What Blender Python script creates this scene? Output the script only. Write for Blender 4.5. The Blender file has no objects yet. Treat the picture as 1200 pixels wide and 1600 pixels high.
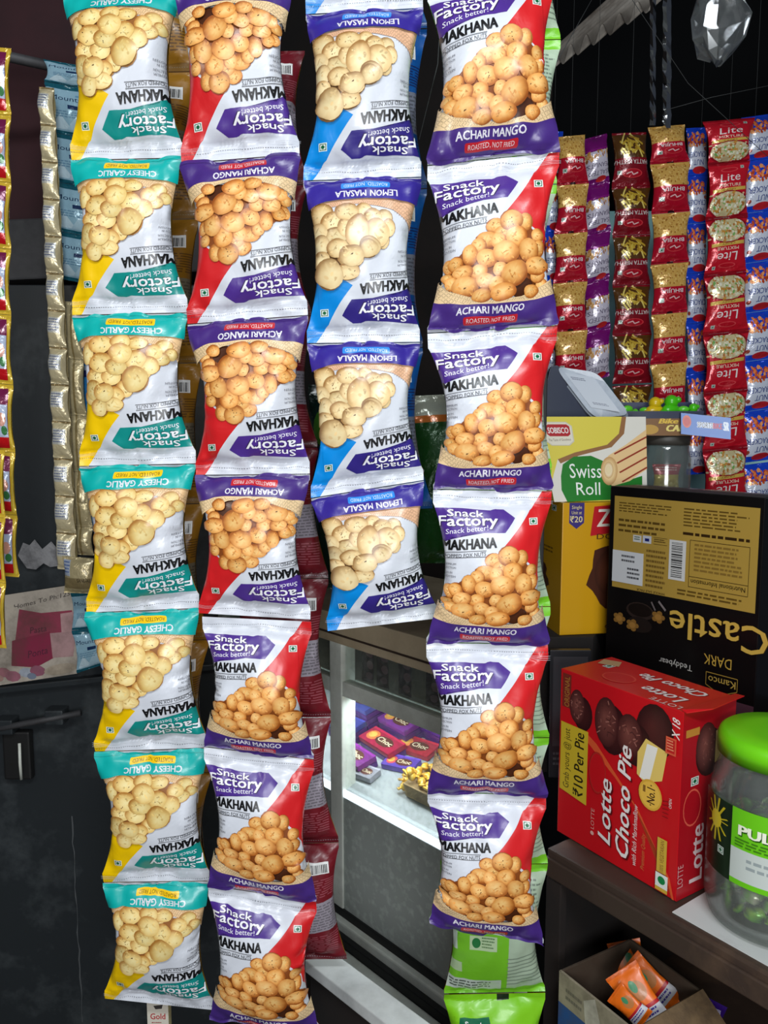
import bpy, bmesh, math, random
import numpy as np
from mathutils import Vector, Matrix
from mathutils.geometry import tessellate_polygon

SC = bpy.context.scene
COL = SC.collection
PI = math.pi
# ------------------------------------------------------------------ camera
F = 1250.0                      # focal length in pixels of the 1200 x 1600 frame
PITCH = math.radians(6.5)       # looking slightly down
CAMP = Vector((0, 0, 1.5))
cd = bpy.data.cameras.new('camera'); cam = bpy.data.objects.new('camera', cd); COL.objects.link(cam)
cd.sensor_fit = 'VERTICAL'; cd.sensor_height = 24; cd.sensor_width = 18; cd.lens = 24*F/1600
cam.location = CAMP; cam.rotation_euler = (PI/2-PITCH, 0, 0)
cd.clip_start = .02
SC.camera = cam
# ------------------------------------------------------------------ light
W = bpy.data.worlds.new('night'); SC.world = W; W.use_nodes = True
W.node_tree.nodes['Background'].inputs[0].default_value = (.55, .65, .85, 1)
W.node_tree.nodes['Background'].inputs[1].default_value = .05
def area(name, loc, tgt, size, watts, col=(1, 1, 1), sy=None):
    l = bpy.data.lights.new(name, 'AREA'); l.energy = watts; l.color = col; l.size = size
    if sy: l.shape = 'RECTANGLE'; l.size_y = sy
    o = bpy.data.objects.new(name, l); COL.objects.link(o); o.location = loc
    o.rotation_euler = (Vector(tgt)-Vector(loc)).to_track_quat('-Z', 'Y').to_euler()
    return o
area('street_tube_lamp', (.25, -.50, 2.75), (.1, 1.05, 1.35), 1.0, 25, (.90, .96, 1.0), .22)
area('left_fill_light', (-.9, -.5, 2.2), (-.1, 1.1, 1.2), .3, 5, (1.0, .95, .88))  # weak unseen fill added from the left
area('front_fill_light', (.14, -.62, 1.42), (.1, 1.3, 1.05), .6, 16, (.95, .97, 1.0), .5)  # added fill beside the camera, brightens the front of the display case
SC.view_settings.view_transform = 'Standard'; SC.view_settings.look = 'None'
SC.view_settings.gamma = 1; SC.view_settings.use_curve_mapping = False
SC.view_settings.exposure = 0.2
SC.cycles.max_bounces = 6; SC.cycles.transparent_max_bounces = 16
SC.cycles.caustics_reflective = False; SC.cycles.caustics_refractive = False

# ------------------------------------------------------------------ helpers
FW = Vector((0, math.cos(PITCH), -math.sin(PITCH))); UPV = Vector((0, math.sin(PITCH), math.cos(PITCH)))
def ray(x, y):
    return Vector((1, 0, 0))*((x-600)/F) + UPV*((800-y)/F) + FW
def at(x, y, Y):                 # point of the place at distance Y seen at a photo pixel
    d = ray(x, y); return CAMP + d*(Y/d.y)
def on_z(x, y, z):
    d = ray(x, y); return CAMP + d*((z-CAMP.z)/d.z)
def on_plane(x, y, p, n):
    d = ray(x, y); return CAMP + d*((Vector(p)-CAMP).dot(n)/d.dot(n))
def lin(c):
    return tuple((v/12.92 if v <= .04045 else ((v+.055)/1.055)**2.4) for v in (k/255 for k in c))
def tag(o, label=None, cat=None, group=None, kind=None):
    if label: o['label'] = label
    if cat: o['category'] = cat
    if group: o['group'] = group
    if kind: o['kind'] = kind
    return o
def empty(name, loc, label, cat, group=None):
    o = bpy.data.objects.new(name, None); COL.objects.link(o); o.location = loc; o.empty_display_size = .02
    return tag(o, label, cat, group)
def parent(o, p):
    o.parent = p; o.matrix_parent_inverse = Matrix.Translation(p.location).inverted() if p.type == 'EMPTY' else Matrix()
ORD = ['first', 'second', 'third', 'fourth', 'fifth', 'sixth', 'seventh', 'eighth', 'ninth', 'tenth', 'eleventh', 'twelfth', 'thirteenth', 'fourteenth', 'fifteenth', 'sixteenth']

# materials ---------------------------------------------------------
def mat(name, base=None, rough=.5, metal=0, coat=0, bump=0, bscale=40, spec=.5, var=None, emit=0, bdist=.004, attr='Col'):
    m = bpy.data.materials.new(name); m.use_nodes = True; nt = m.node_tree; b = nt.nodes['Principled BSDF']
    b.inputs['Roughness'].default_value = rough; b.inputs['Metallic'].default_value = metal
    b.inputs['Coat Weight'].default_value = coat; b.inputs['Coat Roughness'].default_value = .12
    b.inputs['Specular IOR Level'].default_value = spec
    if base is None:
        a = nt.nodes.new('ShaderNodeVertexColor'); a.layer_name = attr
        src = a.outputs['Color']
    else:
        r = nt.nodes.new('ShaderNodeRGB'); r.outputs[0].default_value = (*lin(base), 1); src = r.outputs[0]
    if var:
        tc = nt.nodes.new('ShaderNodeTexCoord'); n = nt.nodes.new('ShaderNodeTexNoise'); n.inputs['Scale'].default_value = var[1]
        n.inputs['Detail'].default_value = 6; n.inputs['Roughness'].default_value = .65
        nt.links.new(tc.outputs['Object'], n.inputs['Vector'])
        rp = nt.nodes.new('ShaderNodeMapRange'); rp.inputs[1].default_value = var[3] if len(var) > 3 else .42; rp.inputs[2].default_value = var[4] if len(var) > 4 else .72
        nt.links.new(n.outputs['Fac'], rp.inputs[0])
        mx = nt.nodes.new('ShaderNodeMix'); mx.data_type = 'RGBA'
        nt.links.new(rp.outputs[0], mx.inputs[0]); nt.links.new(src, mx.inputs[6]); mx.inputs[7].default_value = (*lin(var[0]), 1)
        src = mx.outputs[2]
    nt.links.new(src, b.inputs['Base Color'])
    if emit:
        nt.links.new(src, b.inputs['Emission Color']); b.inputs['Emission Strength'].default_value = emit
    if bump:
        tc = nt.nodes.new('ShaderNodeTexCoord'); n = nt.nodes.new('ShaderNodeTexNoise'); n.inputs['Scale'].default_value = bscale
        n.inputs['Detail'].default_value = 3; n.inputs['Distortion'].default_value = .6
        nt.links.new(tc.outputs['Object'], n.inputs['Vector'])
        bp = nt.nodes.new('ShaderNodeBump'); bp.inputs['Strength'].default_value = bump; bp.inputs['Distance'].default_value = bdist
        nt.links.new(n.outputs['Fac'], bp.inputs['Height']); nt.links.new(bp.outputs[0], b.inputs['Normal'])
    return m
M = {}
M['film'] = mat('printed_snack_film', None, .36, 0, .12, .3, 26)
M['shiny_film'] = mat('shiny_sachet_film', None, .2, .15, .4, .45, 60)
M['back_film'] = mat('pack_back_film', None, .4, 0, .1, .35, 30)
M['foil'] = mat('gold_foil', None, .3, .35, .2, .6, 70)
M['card'] = mat('printed_card', None, .38, 0, .15, .06, 12)
M['dull_card'] = mat('dull_card', None, .7, 0, 0, .1, 30, var=((70, 60, 48), 9))
M['goldcard'] = mat('gold_card', None, .32, .35, .2, .08, 10)
M['steel'] = mat('black_painted_steel', (42, 47, 50), .45, .1, 0, .35, 9, var=((86, 92, 94), 6, 0, .5, .8))
M['wallred'] = mat('maroon_wall', (54, 20, 26), .8, 0, 0, .2, 20, var=((30, 12, 18), 3))
M['greybeam'] = mat('grey_painted_steel', (74, 74, 76), .6, .2, 0, .2, 20, var=((40, 40, 42), 6))
M['dark'] = mat('dark_interior', (22, 17, 15), .85, 0, 0, .2, 14, var=((38, 26, 20), 4))
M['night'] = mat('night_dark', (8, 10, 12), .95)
M['teal'] = mat('aqua_wall_paint', (176, 228, 226), .7, 0, 0, .1, 12, var=((140, 196, 198), 3))
M['alu'] = mat('aluminium', (226, 230, 220), .42, .0, 0, .08, 60, var=((176, 178, 166), 7))
M['rubber'] = mat('black_rubber', (20, 20, 20), .6)
M['ply'] = mat('plywood', (196, 178, 148), .55, 0, 0, .2, 22, var=((152, 134, 106), 5))
M['whiteboard'] = mat('white_laminate', (205, 208, 206), .4, 0, 0, .06, 20, var=((150, 152, 150), 6, 0, .5, .8))
M['darkwood'] = mat('dark_worn_wood', (58, 44, 36), .6, 0, 0, .4, 18, var=((96, 74, 56), 7, 0, .5, .8))
M['led'] = mat('led_strip', (225, 238, 255), .4, emit=1.7)
M['shelfgrey'] = mat('grey_white_shelf', (178, 184, 186), .4, 0, 0, .06, 20, var=((140, 146, 148), 6, 0, .5, .8))
M['zinc'] = mat('zinc_sheet', (206, 198, 186), .5, .0, 0, .1, 30, var=((92, 80, 70), 4))
M['wire'] = mat('cord', (58, 60, 60), .7)
M['plainplastic'] = mat('coloured_plastic', None, .3, 0, .2, .03, 40)
M['floor'] = mat('concrete', (70, 66, 62), .85, 0, 0, .3, 12, var=((45, 42, 40), 3))
M['nylon'] = mat('navy_plastic', (14, 30, 58), .35, 0, .1, .05, 20)
def clear(name, tint, diff, gloss, dust=0, dscale=60, rough=.12):
    m = bpy.data.materials.new(name); m.use_nodes = True; nt = m.node_tree; nt.nodes.clear()
    out = nt.nodes.new('ShaderNodeOutputMaterial'); tr = nt.nodes.new('ShaderNodeBsdfTransparent'); tr.inputs[0].default_value = (*tint, 1)
    gl = nt.nodes.new('ShaderNodeBsdfGlossy'); gl.inputs['Roughness'].default_value = rough
    df = nt.nodes.new('ShaderNodeBsdfDiffuse'); df.inputs[0].default_value = (.62, .66, .62, 1)
    m1 = nt.nodes.new('ShaderNodeMixShader'); m2 = nt.nodes.new('ShaderNodeMixShader')
    tc = nt.nodes.new('ShaderNodeTexCoord'); n = nt.nodes.new('ShaderNodeTexNoise'); n.inputs['Scale'].default_value = dscale; n.inputs['Detail'].default_value = 8
    nt.links.new(tc.outputs['Object'], n.inputs['Vector'])
    mr = nt.nodes.new('ShaderNodeMapRange'); mr.inputs[1].default_value = .5; mr.inputs[2].default_value = .75
    mr.inputs[3].default_value = diff; mr.inputs[4].default_value = diff+dust
    nt.links.new(n.outputs['Fac'], mr.inputs[0]); nt.links.new(mr.outputs[0], m1.inputs[0])
    nt.links.new(tr.outputs[0], m1.inputs[1]); nt.links.new(df.outputs[0], m1.inputs[2])
    lw = nt.nodes.new('ShaderNodeLayerWeight'); lw.inputs[0].default_value = .25
    mm = nt.nodes.new('ShaderNodeMath'); mm.operation = 'MULTIPLY_ADD'; mm.inputs[1].default_value = gloss*3; mm.inputs[2].default_value = gloss
    nt.links.new(lw.outputs['Fresnel'], mm.inputs[0])
    nt.links.new(mm.outputs[0], m2.inputs[0]); nt.links.new(m1.outputs[0], m2.inputs[1]); nt.links.new(gl.outputs[0], m2.inputs[2])
    nt.links.new(m2.outputs[0], out.inputs[0]); return m
M['glass'] = clear('dusty_glass', (.93, .96, .94), .05, .04, .12, 90)
M['frost'] = clear('dusty_lower_glass', (.8, .86, .82), .5, .05, .25, 60)
M['clearfilm'] = clear('clear_polythene', (.9, .92, .94), .10, .28, .25, 20)
M['jar'] = clear('clear_jar_plastic', (.93, .95, .94), .07, .09, .05, 12)

# mesh builders -----------------------------------------------------
def mkobj(name, me, m, par=None):
    o = bpy.data.objects.new(name, me); COL.objects.link(o)
    if m is not None and not me.materials:
        for k in (m if isinstance(m, (list, tuple)) else [m]): me.materials.append(k)
    if par is not None: parent(o, par)
    return o
def colmesh(name, V, Fc, C, N=None):
    me = bpy.data.meshes.new(name); me.from_pydata([tuple(v) for v in V], [], Fc)
    a = me.color_attributes.new('Col', 'FLOAT_COLOR', 'POINT')
    buf = np.ones((len(V), 4), 'f'); buf[:, :3] = C; a.data.foreach_set('color', buf.ravel())
    me.color_attributes.active_color = a
    me.update()
    if N is not None:
        me.polygons.foreach_set('use_smooth', [True]*len(me.polygons))
        me.normals_split_custom_set_from_vertices([tuple(n) for n in N])
    return me
def bm_to(name, bm, m, par=None, smooth=False):
    me = bpy.data.meshes.new(name); bmesh.ops.recalc_face_normals(bm, faces=bm.faces[:]); bm.to_mesh(me); bm.free()
    if smooth: me.polygons.foreach_set('use_smooth', [True]*len(me.polygons)); 
    return mkobj(name, me, m, par)
def prism_bm(bm, pts, h):        # pts: ring of 3D points, h: extrusion vector
    a = [bm.verts.new(p) for p in pts]; b = [bm.verts.new(Vector(p)+Vector(h)) for p in pts]; n = len(a)
    bm.faces.new(a); bm.faces.new(b[::-1])
    for i in range(n): bm.faces.new((a[i], b[i], b[(i+1) % n], a[(i+1) % n]))
def prism(name, pts, h, m, par=None, bev=.0015):
    bm = bmesh.new(); prism_bm(bm, pts, h)
    if bev: bmesh.ops.bevel(bm, geom=bm.edges[:], offset=bev, segments=2, affect='EDGES', profile=.6)
    return bm_to(name, bm, m, par)
def boxpts(o, a, b): o = Vector(o); a = Vector(a); b = Vector(b); return [o, o+a, o+a+b, o+b]
def tube(name, pts, r, m, par=None, n=8):
    bm = bmesh.new(); rings = []
    P = [Vector(p) for p in pts]
    for i, p in enumerate(P):
        d = (P[min(i+1, len(P)-1)]-P[max(i-1, 0)]).normalized()
        u = d.orthogonal().normalized(); w = d.cross(u)
        if rings and rings[-1][1].dot(u) < 0: u = -u; w = -w
        rr = r[i] if isinstance(r, (list, tuple)) else r
        rings.append(([bm.verts.new(p+(u*math.cos(2*PI*k/n)+w*math.sin(2*PI*k/n))*rr) for k in range(n)], u))
    for a, b in zip(rings, rings[1:]):
        for k in range(n): bm.faces.new((a[0][k], a[0][(k+1) % n], b[0][(k+1) % n], b[0][k]))
    bm.faces.new(rings[0][0][::-1]); bm.faces.new(rings[-1][0])
    return bm_to(name, bm, m, par, True)
def lathe(name, prof, cen, m, par=None, n=48, smooth=True, cap=False):
    bm = bmesh.new(); R = []
    for r, z in prof: R.append([bm.verts.new((cen[0]+r*math.cos(2*PI*k/n), cen[1]+r*math.sin(2*PI*k/n), cen[2]+z)) for k in range(n)])
    for a, b in zip(R, R[1:]):
        for k in range(n): bm.faces.new((a[k], a[(k+1) % n], b[(k+1) % n], b[k]))
    if cap: bm.faces.new(R[0]); bm.faces.new(R[-1])
    return bm_to(name, bm, m, par, smooth)

# ------------------------------------------------------------------ printed artwork (flat shapes laid on a surface)
_TX = {}
def text_tris(s, bold=0.0):
    k = (s, bold)
    if k in _TX: return _TX[k]
    cu = bpy.data.curves.new('lettering', 'FONT'); cu.body = s; cu.size = 1; cu.offset = bold; cu.resolution_u = 2
    o = bpy.data.objects.new('lettering', cu); COL.objects.link(o)
    dg = bpy.context.evaluated_depsgraph_get(); dg.update(); me = o.evaluated_get(dg).to_mesh(); me.calc_loop_triangles()
    P = np.array([(v.co.x, v.co.y) for v in me.vertices]) if len(me.vertices) else np.zeros((1, 2))
    T = [tuple(t.vertices) for t in me.loop_triangles]
    bpy.data.objects.remove(o); bpy.data.curves.remove(cu)
    P[:, 0] -= P[:, 0].min(); P[:, 0] /= max(P[:, 0].max(), 1e-6); P[:, 1] /= .70
    _TX[k] = (P, T); return _TX[k]
class Art:
    def __init__(s): s.L = []; s.h = 0.0
    def up(s, d=.00004): s.h += d
    def poly(s, pts, c, h=None):
        pts = [tuple(p) for p in pts]
        c = lin(c); hh = s.h if h is None else h
        if pts:
            tr = earclip(pts)
            for t in tr: s.L.append(([pts[i] for i in t], [c]*3, hh))
        s.up()
    def rect(s, x0, y0, x1, y1, c): s.poly([(x0, y0), (x1, y0), (x1, y1), (x0, y1)], c)
    def disc(s, cx, cy, rx, ry, c, n=18, rot=0, rim=None, rng=None, hl=(-.18, -.22)):
        cs, sn = math.cos(rot), math.sin(rot)
        def pt(r, k, j=0):
            a = 2*PI*k/n; q = r*(1+(J[k % n] if r > .9 else 0)); x = q*rx*math.cos(a); y = q*ry*math.sin(a)
            return (cx+x*cs-y*sn, cy+x*sn+y*cs)
        J = [rng.uniform(-.07, .07) if rng else 0 for _ in range(n)]
        c0 = lin(c[0] if rim else c)
        if not rim:
            for k in range(n): s.L.append(([(cx, cy), pt(1, k), pt(1, k+1)], [c0]*3, s.h))
        else:
            c1 = lin(c[1]); c2 = lin(rim); cc = (cx+hl[0]*rx, cy+hl[1]*ry)
            for k in range(n):
                a, b = pt(.62, k), pt(.62, k+1); d, e = pt(1, k), pt(1, k+1)
                s.L.append(([cc, a, b], [c0, c1, c1], s.h)); s.L.append(([a, d, e, b], [c1, c2, c2, c1], s.h))
        s.up()
    def text(s, t, p, a, b, c, bold=0.0, shear=0.0):   # p start of baseline, a vector along the whole text, b vector of cap height
        if bold > .012:
            la = math.hypot(*a); lb = math.hypot(*b); k = (bold-.008)*1.25
            ring = ((-1, 0), (1, 0), (0, 0)) if bold < .016 else ((-1, -.5), (1, -.5), (-1, .5), (1, .5), (0, 0)) if bold < .055 else ((-1, -.5), (1, -.5), (-1, .5), (1, .5), (-.5, -.5), (.5, .5), (.5, -.5), (-.5, .5), (0, 0))
            for q, w in ring:
                d = (a[0]/la*k*lb*q+b[0]*k*w, a[1]/la*k*lb*q+b[1]*k*w); s.text(t, (p[0]+d[0], p[1]+d[1]), a, b, c, .0, shear); s.h -= .00003
            s.up(); return
        P, T = text_tris(t, 0.0); c = lin(c)
        X = [(p[0]+a[0]*(q[0])+b[0]*q[1]+shear*b[1]*q[1]*0, p[1]+a[1]*q[0]+b[1]*q[1]) for q in P]
        if shear:
            la = math.hypot(*a); X = [(x+a[0]/la*shear*.25*q[1], y+a[1]/la*shear*.25*q[1]) for (x, y), q in zip(X, P)]
        for tr in T: s.L.append(([X[i] for i in tr], [c]*3, s.h))
        s.up()
    def line(s, x0, y0, x1, y1, w, c):
        dx, dy = x1-x0, y1-y0; l = math.hypot(dx, dy) or 1; nx, ny = -dy/l*w/2, dx/l*w/2
        s.poly([(x0+nx, y0+ny), (x1+nx, y1+ny), (x1-nx, y1-ny), (x0-nx, y0-ny)], c)
    def para(s, x0, y0, x1, y1, n, c, seed=0, fill=.45):  # small print too fine to read
        r = random.Random(seed); dy = (y1-y0)/n
        for i in range(n):
            x = x0; e = x1-(x1-x0)*r.random()*.25
            while x < e:
                w = (x1-x0)*r.uniform(.05, .16); s.rect(x, y0+i*dy, min(x+w, e), y0+(i+fill)*dy, c); s.h -= .00004; x += w+(x1-x0)*.025
        s.up()
    def barcode(s, x0, y0, x1, y1, seed=1, vert=False):
        s.rect(x0, y0, x1, y1, (235, 235, 232)); r = random.Random(seed)
        t = .06
        while t < .92:
            w = r.choice((.012, .02, .035))
            if vert: s.rect(x0+(x1-x0)*.14, y0+(y1-y0)*t, x0+(x1-x0)*.8, y0+(y1-y0)*(t+w), (20, 20, 20))
            else: s.rect(x0+(x1-x0)*t, y0+(y1-y0)*.08, x0+(x1-x0)*(t+w), y0+(y1-y0)*.8, (20, 20, 20))
            s.h -= .00004; t += w+r.choice((.012, .02, .03))
        s.up()
    def vegmark(s, x, y, w, h):
        s.rect(x, y, x+w, y+h, (225, 232, 226)); s.rect(x+w*.1, y+h*.1, x+w*.9, y+h*.9, (30, 95, 62)); s.rect(x+w*.2, y+h*.2, x+w*.8, y+h*.8, (225, 232, 226))
        s.disc(x+w/2, y+h/2, w*.22, h*.24, (18, 96, 58), 10)
    def pill(s, x0, y0, x1, y1, c):
        r = (y1-y0)/2; k = .35*r
        s.poly([(x0, y0+k), (x0+k, y0), (x1-k, y0), (x1, y0+k), (x1, y1-k), (x1-k, y1), (x0+k, y1), (x0, y1-k)], c)

def earclip(pts):
    n = len(pts); idx = list(range(n)); out = []
    if sum(pts[i][0]*pts[(i+1) % n][1]-pts[(i+1) % n][0]*pts[i][1] for i in range(n)) < 0: idx.reverse()
    cr = lambda a, b, c: (pts[b][0]-pts[a][0])*(pts[c][1]-pts[a][1])-(pts[b][1]-pts[a][1])*(pts[c][0]-pts[a][0])
    g = 0
    while len(idx) > 3 and g < 4000:
        ok = False
        for k in range(len(idx)):
            a, b, c = idx[k-1], idx[k], idx[(k+1) % len(idx)]
            if cr(a, b, c) <= 1e-12: continue
            if any(q not in (a, b, c) and cr(a, b, q) >= 0 and cr(b, c, q) >= 0 and cr(c, a, q) >= 0 for q in idx): continue
            out.append((a, b, c)); idx.pop(k); ok = True; break
        g += 1
        if not ok: idx.pop(0)
    out.append(tuple(idx)); return out
def _cut(P, C, f):               # keep f(p) >= 0
    oP, oC = [], []; n = len(P)
    D = [f(p) for p in P]
    for i in range(n):
        j = (i+1) % n
        if D[i] >= 0: oP.append(P[i]); oC.append(C[i])
        if (D[i] > 0 and D[j] < 0) or (D[i] < 0 and D[j] > 0):
            t = D[i]/(D[i]-D[j]); oP.append((P[i][0]+(P[j][0]-P[i][0])*t, P[i][1]+(P[j][1]-P[i][1])*t))
            oC.append(tuple(a+(b-a)*t for a, b in zip(C[i], C[j])))
    return oP, oC
def compile_art(art, U, V, warp=None):
    """cuts every printed shape along the grid of the surface so that it follows the surface exactly"""
    nu, nv = len(U)-1, len(V)-1
    I, J, K, A, B, H, CC, FC, FJ = [], [], [], [], [], [], [], [], []
    for P, C, h in art.L:
        if warp: P = [warp(p) for p in P]
        P = [(min(max(p[0], 0), 1), min(max(p[1], 0), 1)) for p in P]
        xs = [p[0] for p in P]; ys = [p[1] for p in P]
        i0 = max(int(np.searchsorted(U, min(xs), 'right'))-1, 0); i1 = min(int(np.searchsorted(U, max(xs), 'left')), nu)
        j0 = max(int(np.searchsorted(V, min(ys), 'right'))-1, 0); j1 = min(int(np.searchsorted(V, max(ys), 'left')), nv)
        for i in range(i0, max(i1, i0+1)):
            if i >= nu: continue
            ua, ub = U[i], U[i+1]; Pi, Ci = P, C
            if i1-i0 > 1:
                Pi, Ci = _cut(Pi, Ci, lambda p: p[0]-ua)
                if len(Pi) > 2: Pi, Ci = _cut(Pi, Ci, lambda p: ub-p[0])
                if len(Pi) < 3: continue
            for j in range(j0, max(j1, j0+1)):
                if j >= nv: continue
                va, vb = V[j], V[j+1]; Pj, Cj = Pi, Ci
                if j1-j0 > 1:
                    Pj, Cj = _cut(Pj, Cj, lambda p: p[1]-va)
                    if len(Pj) > 2: Pj, Cj = _cut(Pj, Cj, lambda p: vb-p[1])
                    if len(Pj) < 3: continue
                Q = [((p[0]-ua)/(ub-ua), (p[1]-va)/(vb-va)) for p in Pj]
                for k in (0, 1):
                    q, c = _cut(Q, Cj, (lambda p: 1-p[0]-p[1]) if k == 0 else (lambda p: p[0]+p[1]-1))
                    if len(q) < 3: continue
                    ar = 0
                    for a in range(len(q)): b = (a+1) % len(q); ar += q[a][0]*q[b][1]-q[b][0]*q[a][1]
                    if abs(ar) < 1e-7: continue
                    if ar > 0: q = q[::-1]; c = c[::-1]
                    s = len(I)
                    for (x, y), cl in zip(q, c): I.append(i); J.append(j); K.append(k); A.append(x); B.append(y); H.append(h); CC.append(cl)
                    FC.append(tuple(range(s, len(I)))); FJ.append(j)
    return dict(I=np.array(I, int), J=np.array(J, int), K=np.array(K, int), A=np.array(A), B=np.array(B), H=np.array(H), C=np.array(CC).reshape(-1, 3), F=FC, FJ=np.array(FJ, int))
def eval_art(ca, P, N):
    I, J, K = ca['I'], ca['J'], ca['K']; A = ca['A'][:, None]; B = ca['B'][:, None]
    k0 = (K == 0)[:, None]
    def itp(X):
        x00, x10, x01, x11 = X[J, I], X[J, I+1], X[J+1, I], X[J+1, I+1]
        return np.where(k0, x00+A*(x10-x00)+B*(x01-x00), x11+(1-A)*(x01-x11)+(1-B)*(x10-x11))
    p = itp(P); n = itp(N); n /= np.linalg.norm(n, axis=1)[:, None]
    return p+n*(ca['H'][:, None]+.00012), n
def grid_normals(P, face):
    du = np.gradient(P, axis=1); dv = np.gradient(P, axis=0); n = np.cross(dv, du)
    n /= np.maximum(np.linalg.norm(n, axis=2), 1e-12)[:, :, None]
    if (n.reshape(-1, 3).sum(0)*face).sum() < 0: n = -n
    return n
def sheet_mesh(name, P, N, base, ca, jr, back=None, backcol=None, bv=None):
    """front grid rows jr[0]..jr[1] with its print, and optionally the back of the pillow"""
    j0, j1 = jr; nu = P.shape[1]; Ps = P[j0:j1+1].reshape(-1, 3); Ns = N[j0:j1+1].reshape(-1, 3); nr = j1-j0
    Fc = []
    for j in range(nr):
        for i in range(nu-1):
            a = j*nu+i; Fc.append((a, a+nu, a+1)); Fc.append((a+1, a+nu, a+nu+1))
    V = [Ps]; NN = [Ns]; C = [np.tile(np.array(lin(base)), (len(Ps), 1))]; off = len(Ps)
    if back is not None:
        Bs = back[j0:j1+1].reshape(-1, 3); nb = grid_normals(back, -N.reshape(-1, 3).sum(0))[j0:j1+1].reshape(-1, 3)
        for j in range(nr):
            for i in range(nu-1):
                a = off+j*nu+i; Fc.append((a, a+1, a+nu)); Fc.append((a+1, a+nu+1, a+nu))
        V.append(Bs); NN.append(nb); C.append(np.tile(np.array(lin(backcol or base)), (len(Bs), 1))); off += len(Bs)
    if ca is not None and len(ca['F']):
        p, n = eval_art(ca, P, N); sel = np.nonzero((ca['FJ'] >= j0) & (ca['FJ'] < j1))[0]
        for f in sel: Fc.append(tuple(q+off for q in ca['F'][f]))
        V.append(p); NN.append(n); C.append(ca['C']); 
    V = np.concatenate(V); NN = np.concatenate(NN); C = np.concatenate(C)
    used = np.zeros(len(V), bool); 
    for f in Fc: used[list(f)] = True
    mp = np.cumsum(used)-1
    Fc = [tuple(int(mp[q]) for q in f) for f in Fc]
    return colmesh(name, V[used], Fc, C[used], NN[used])

# pillow pack ---------------------------------------------------------
class Shape:
    def __init__(s, nu, nv, sv0, sv1, pin, ns=3):
        s.U = np.linspace(0, 1, nu+1); s.sv0, s.sv1, s.pin = sv0, sv1, pin
        a = np.linspace(0, sv0, ns+1)[:-1] if sv0 > 0 else np.zeros(0)
        b = np.linspace(1-sv1, 1, 3)[1:] if sv1 > 0 else np.zeros(0)
        t = np.linspace(0, 1, nv+1); t = t-.06*np.sin(2*PI*t)          # denser near the seals
        s.V = np.concatenate([a, sv0+(1-sv0-sv1)*t, b]); s.j0 = len(a); s.j1 = len(a)+nv
        s.S = np.linspace(-1, 1, 401)
    def ew(s, v):
        vb = np.clip((v-s.sv0)/(1-s.sv0-s.sv1), 0, 1); q = np.maximum(np.sin(PI*vb), 0)
        return vb, q**.6, 1-s.pin*q**.85
    def warp(s, p):              # from the flat look of the pack to its surface coordinate
        v = p[1]; vb, e, w = s.ew(min(max(v, 0), 1)); x = (2*p[0]-1)/w
        xs = (1-e)*s.S+e*np.sin(PI/2*s.S)
        return (float(np.interp(x, xs, s.S))+1)/2, v
    def build(s, C, T, Tb, seed, N, wr=1.0):
        r = np.random.RandomState(seed)
        TL, TR, BL, BR = [np.array(c) for c in C]; U, V = np.meshgrid(s.U, s.V)
        vb, e, w = s.ew(V); S = 2*U-1; xs = ((1-e)*S+e*np.sin(PI/2*S))*w
        wid = np.linalg.norm(TR-TL); k = wid/.15
        off = r.uniform(-.025, .025)*np.sin(PI*vb)*wr+r.uniform(-.012, .012)*np.sin(2*PI*vb)*wr; a = (xs+off+1)/2; top = TL+(TR-TL)*a[..., None]; bot = BL+(BR-BL)*a[..., None]
        base = top+(bot-top)*V[..., None]
        prof = np.maximum(np.cos(PI/2*S*.97), 0)**.72
        d = T*e*prof
        g = np.zeros_like(d)
        for end in (0, 1):
            q = vb if end == 0 else 1-vb
            for _ in range(6):
                c, sl, am = r.uniform(-.9, .9), r.uniform(-.6, .6), r.uniform(-1, 1)*.0042
                g += am*np.exp(-((S-c-sl*q)/(.07+.12*q))**2)*np.exp(-q/.13)*np.minimum(q/.04, 1)
        for _ in range(4):       # creases running in from the pinched sides
            sd = r.choice((-1, 1)); y0 = r.uniform(.3, .7); L = r.uniform(.25, .5); an = r.uniform(-.5, .5)
            t = (1-sd*S); yy = vb-y0-an*t*.3
            g += -r.uniform(.003, .0075)*np.exp(-(yy/(.018+.05*t))**2)*np.exp(-(t/L)**2)*np.minimum(t/.1, 1)
            g += .6*r.uniform(.002, .006)*np.exp(-((yy-.06)/(.03+.05*t))**2)*np.exp(-(t/L)**2)*np.minimum(t/.1, 1)
        ph = r.uniform(0, 6, 4)
        g += .0016*np.sin(5*S+ph[0]+3*vb)*np.sin(7*vb+ph[1])*e+.0011*np.sin(11*S+ph[2])*np.sin(13*vb+ph[3]+4*S)*e
        wave = .0032*np.sin(4*S+ph[1])+.0022*np.sin(9*S+ph[3])*np.sin(40*V+ph[2])+.0012*np.sin(17*S+ph[0])-.003*np.exp(-(S/.03)**2); wave = wave*np.minimum(V*16, 1)*np.minimum((1-V)*40, 1)
        d = d+(g*1.25*wr*e**.5+wave*(1-e))*k
        sag = .004*k*wr*np.sin(3*S+ph[2])*(1-e)*np.minimum(V*12, 1)*np.minimum((1-V)*12, 1)
        P = base+N*d[..., None]; P[..., 2] += sag*.5
        Bk = base-N*(Tb*e*prof-wave*(1-e)*k*.98)[..., None]; Bk -= N*.0006; Bk[..., 2] += sag*.5
        return P, Bk
SHP = Shape(30, 34, .085, .03, .24)
SHS = Shape(12, 12, .05, .04, .15, 1)
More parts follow.
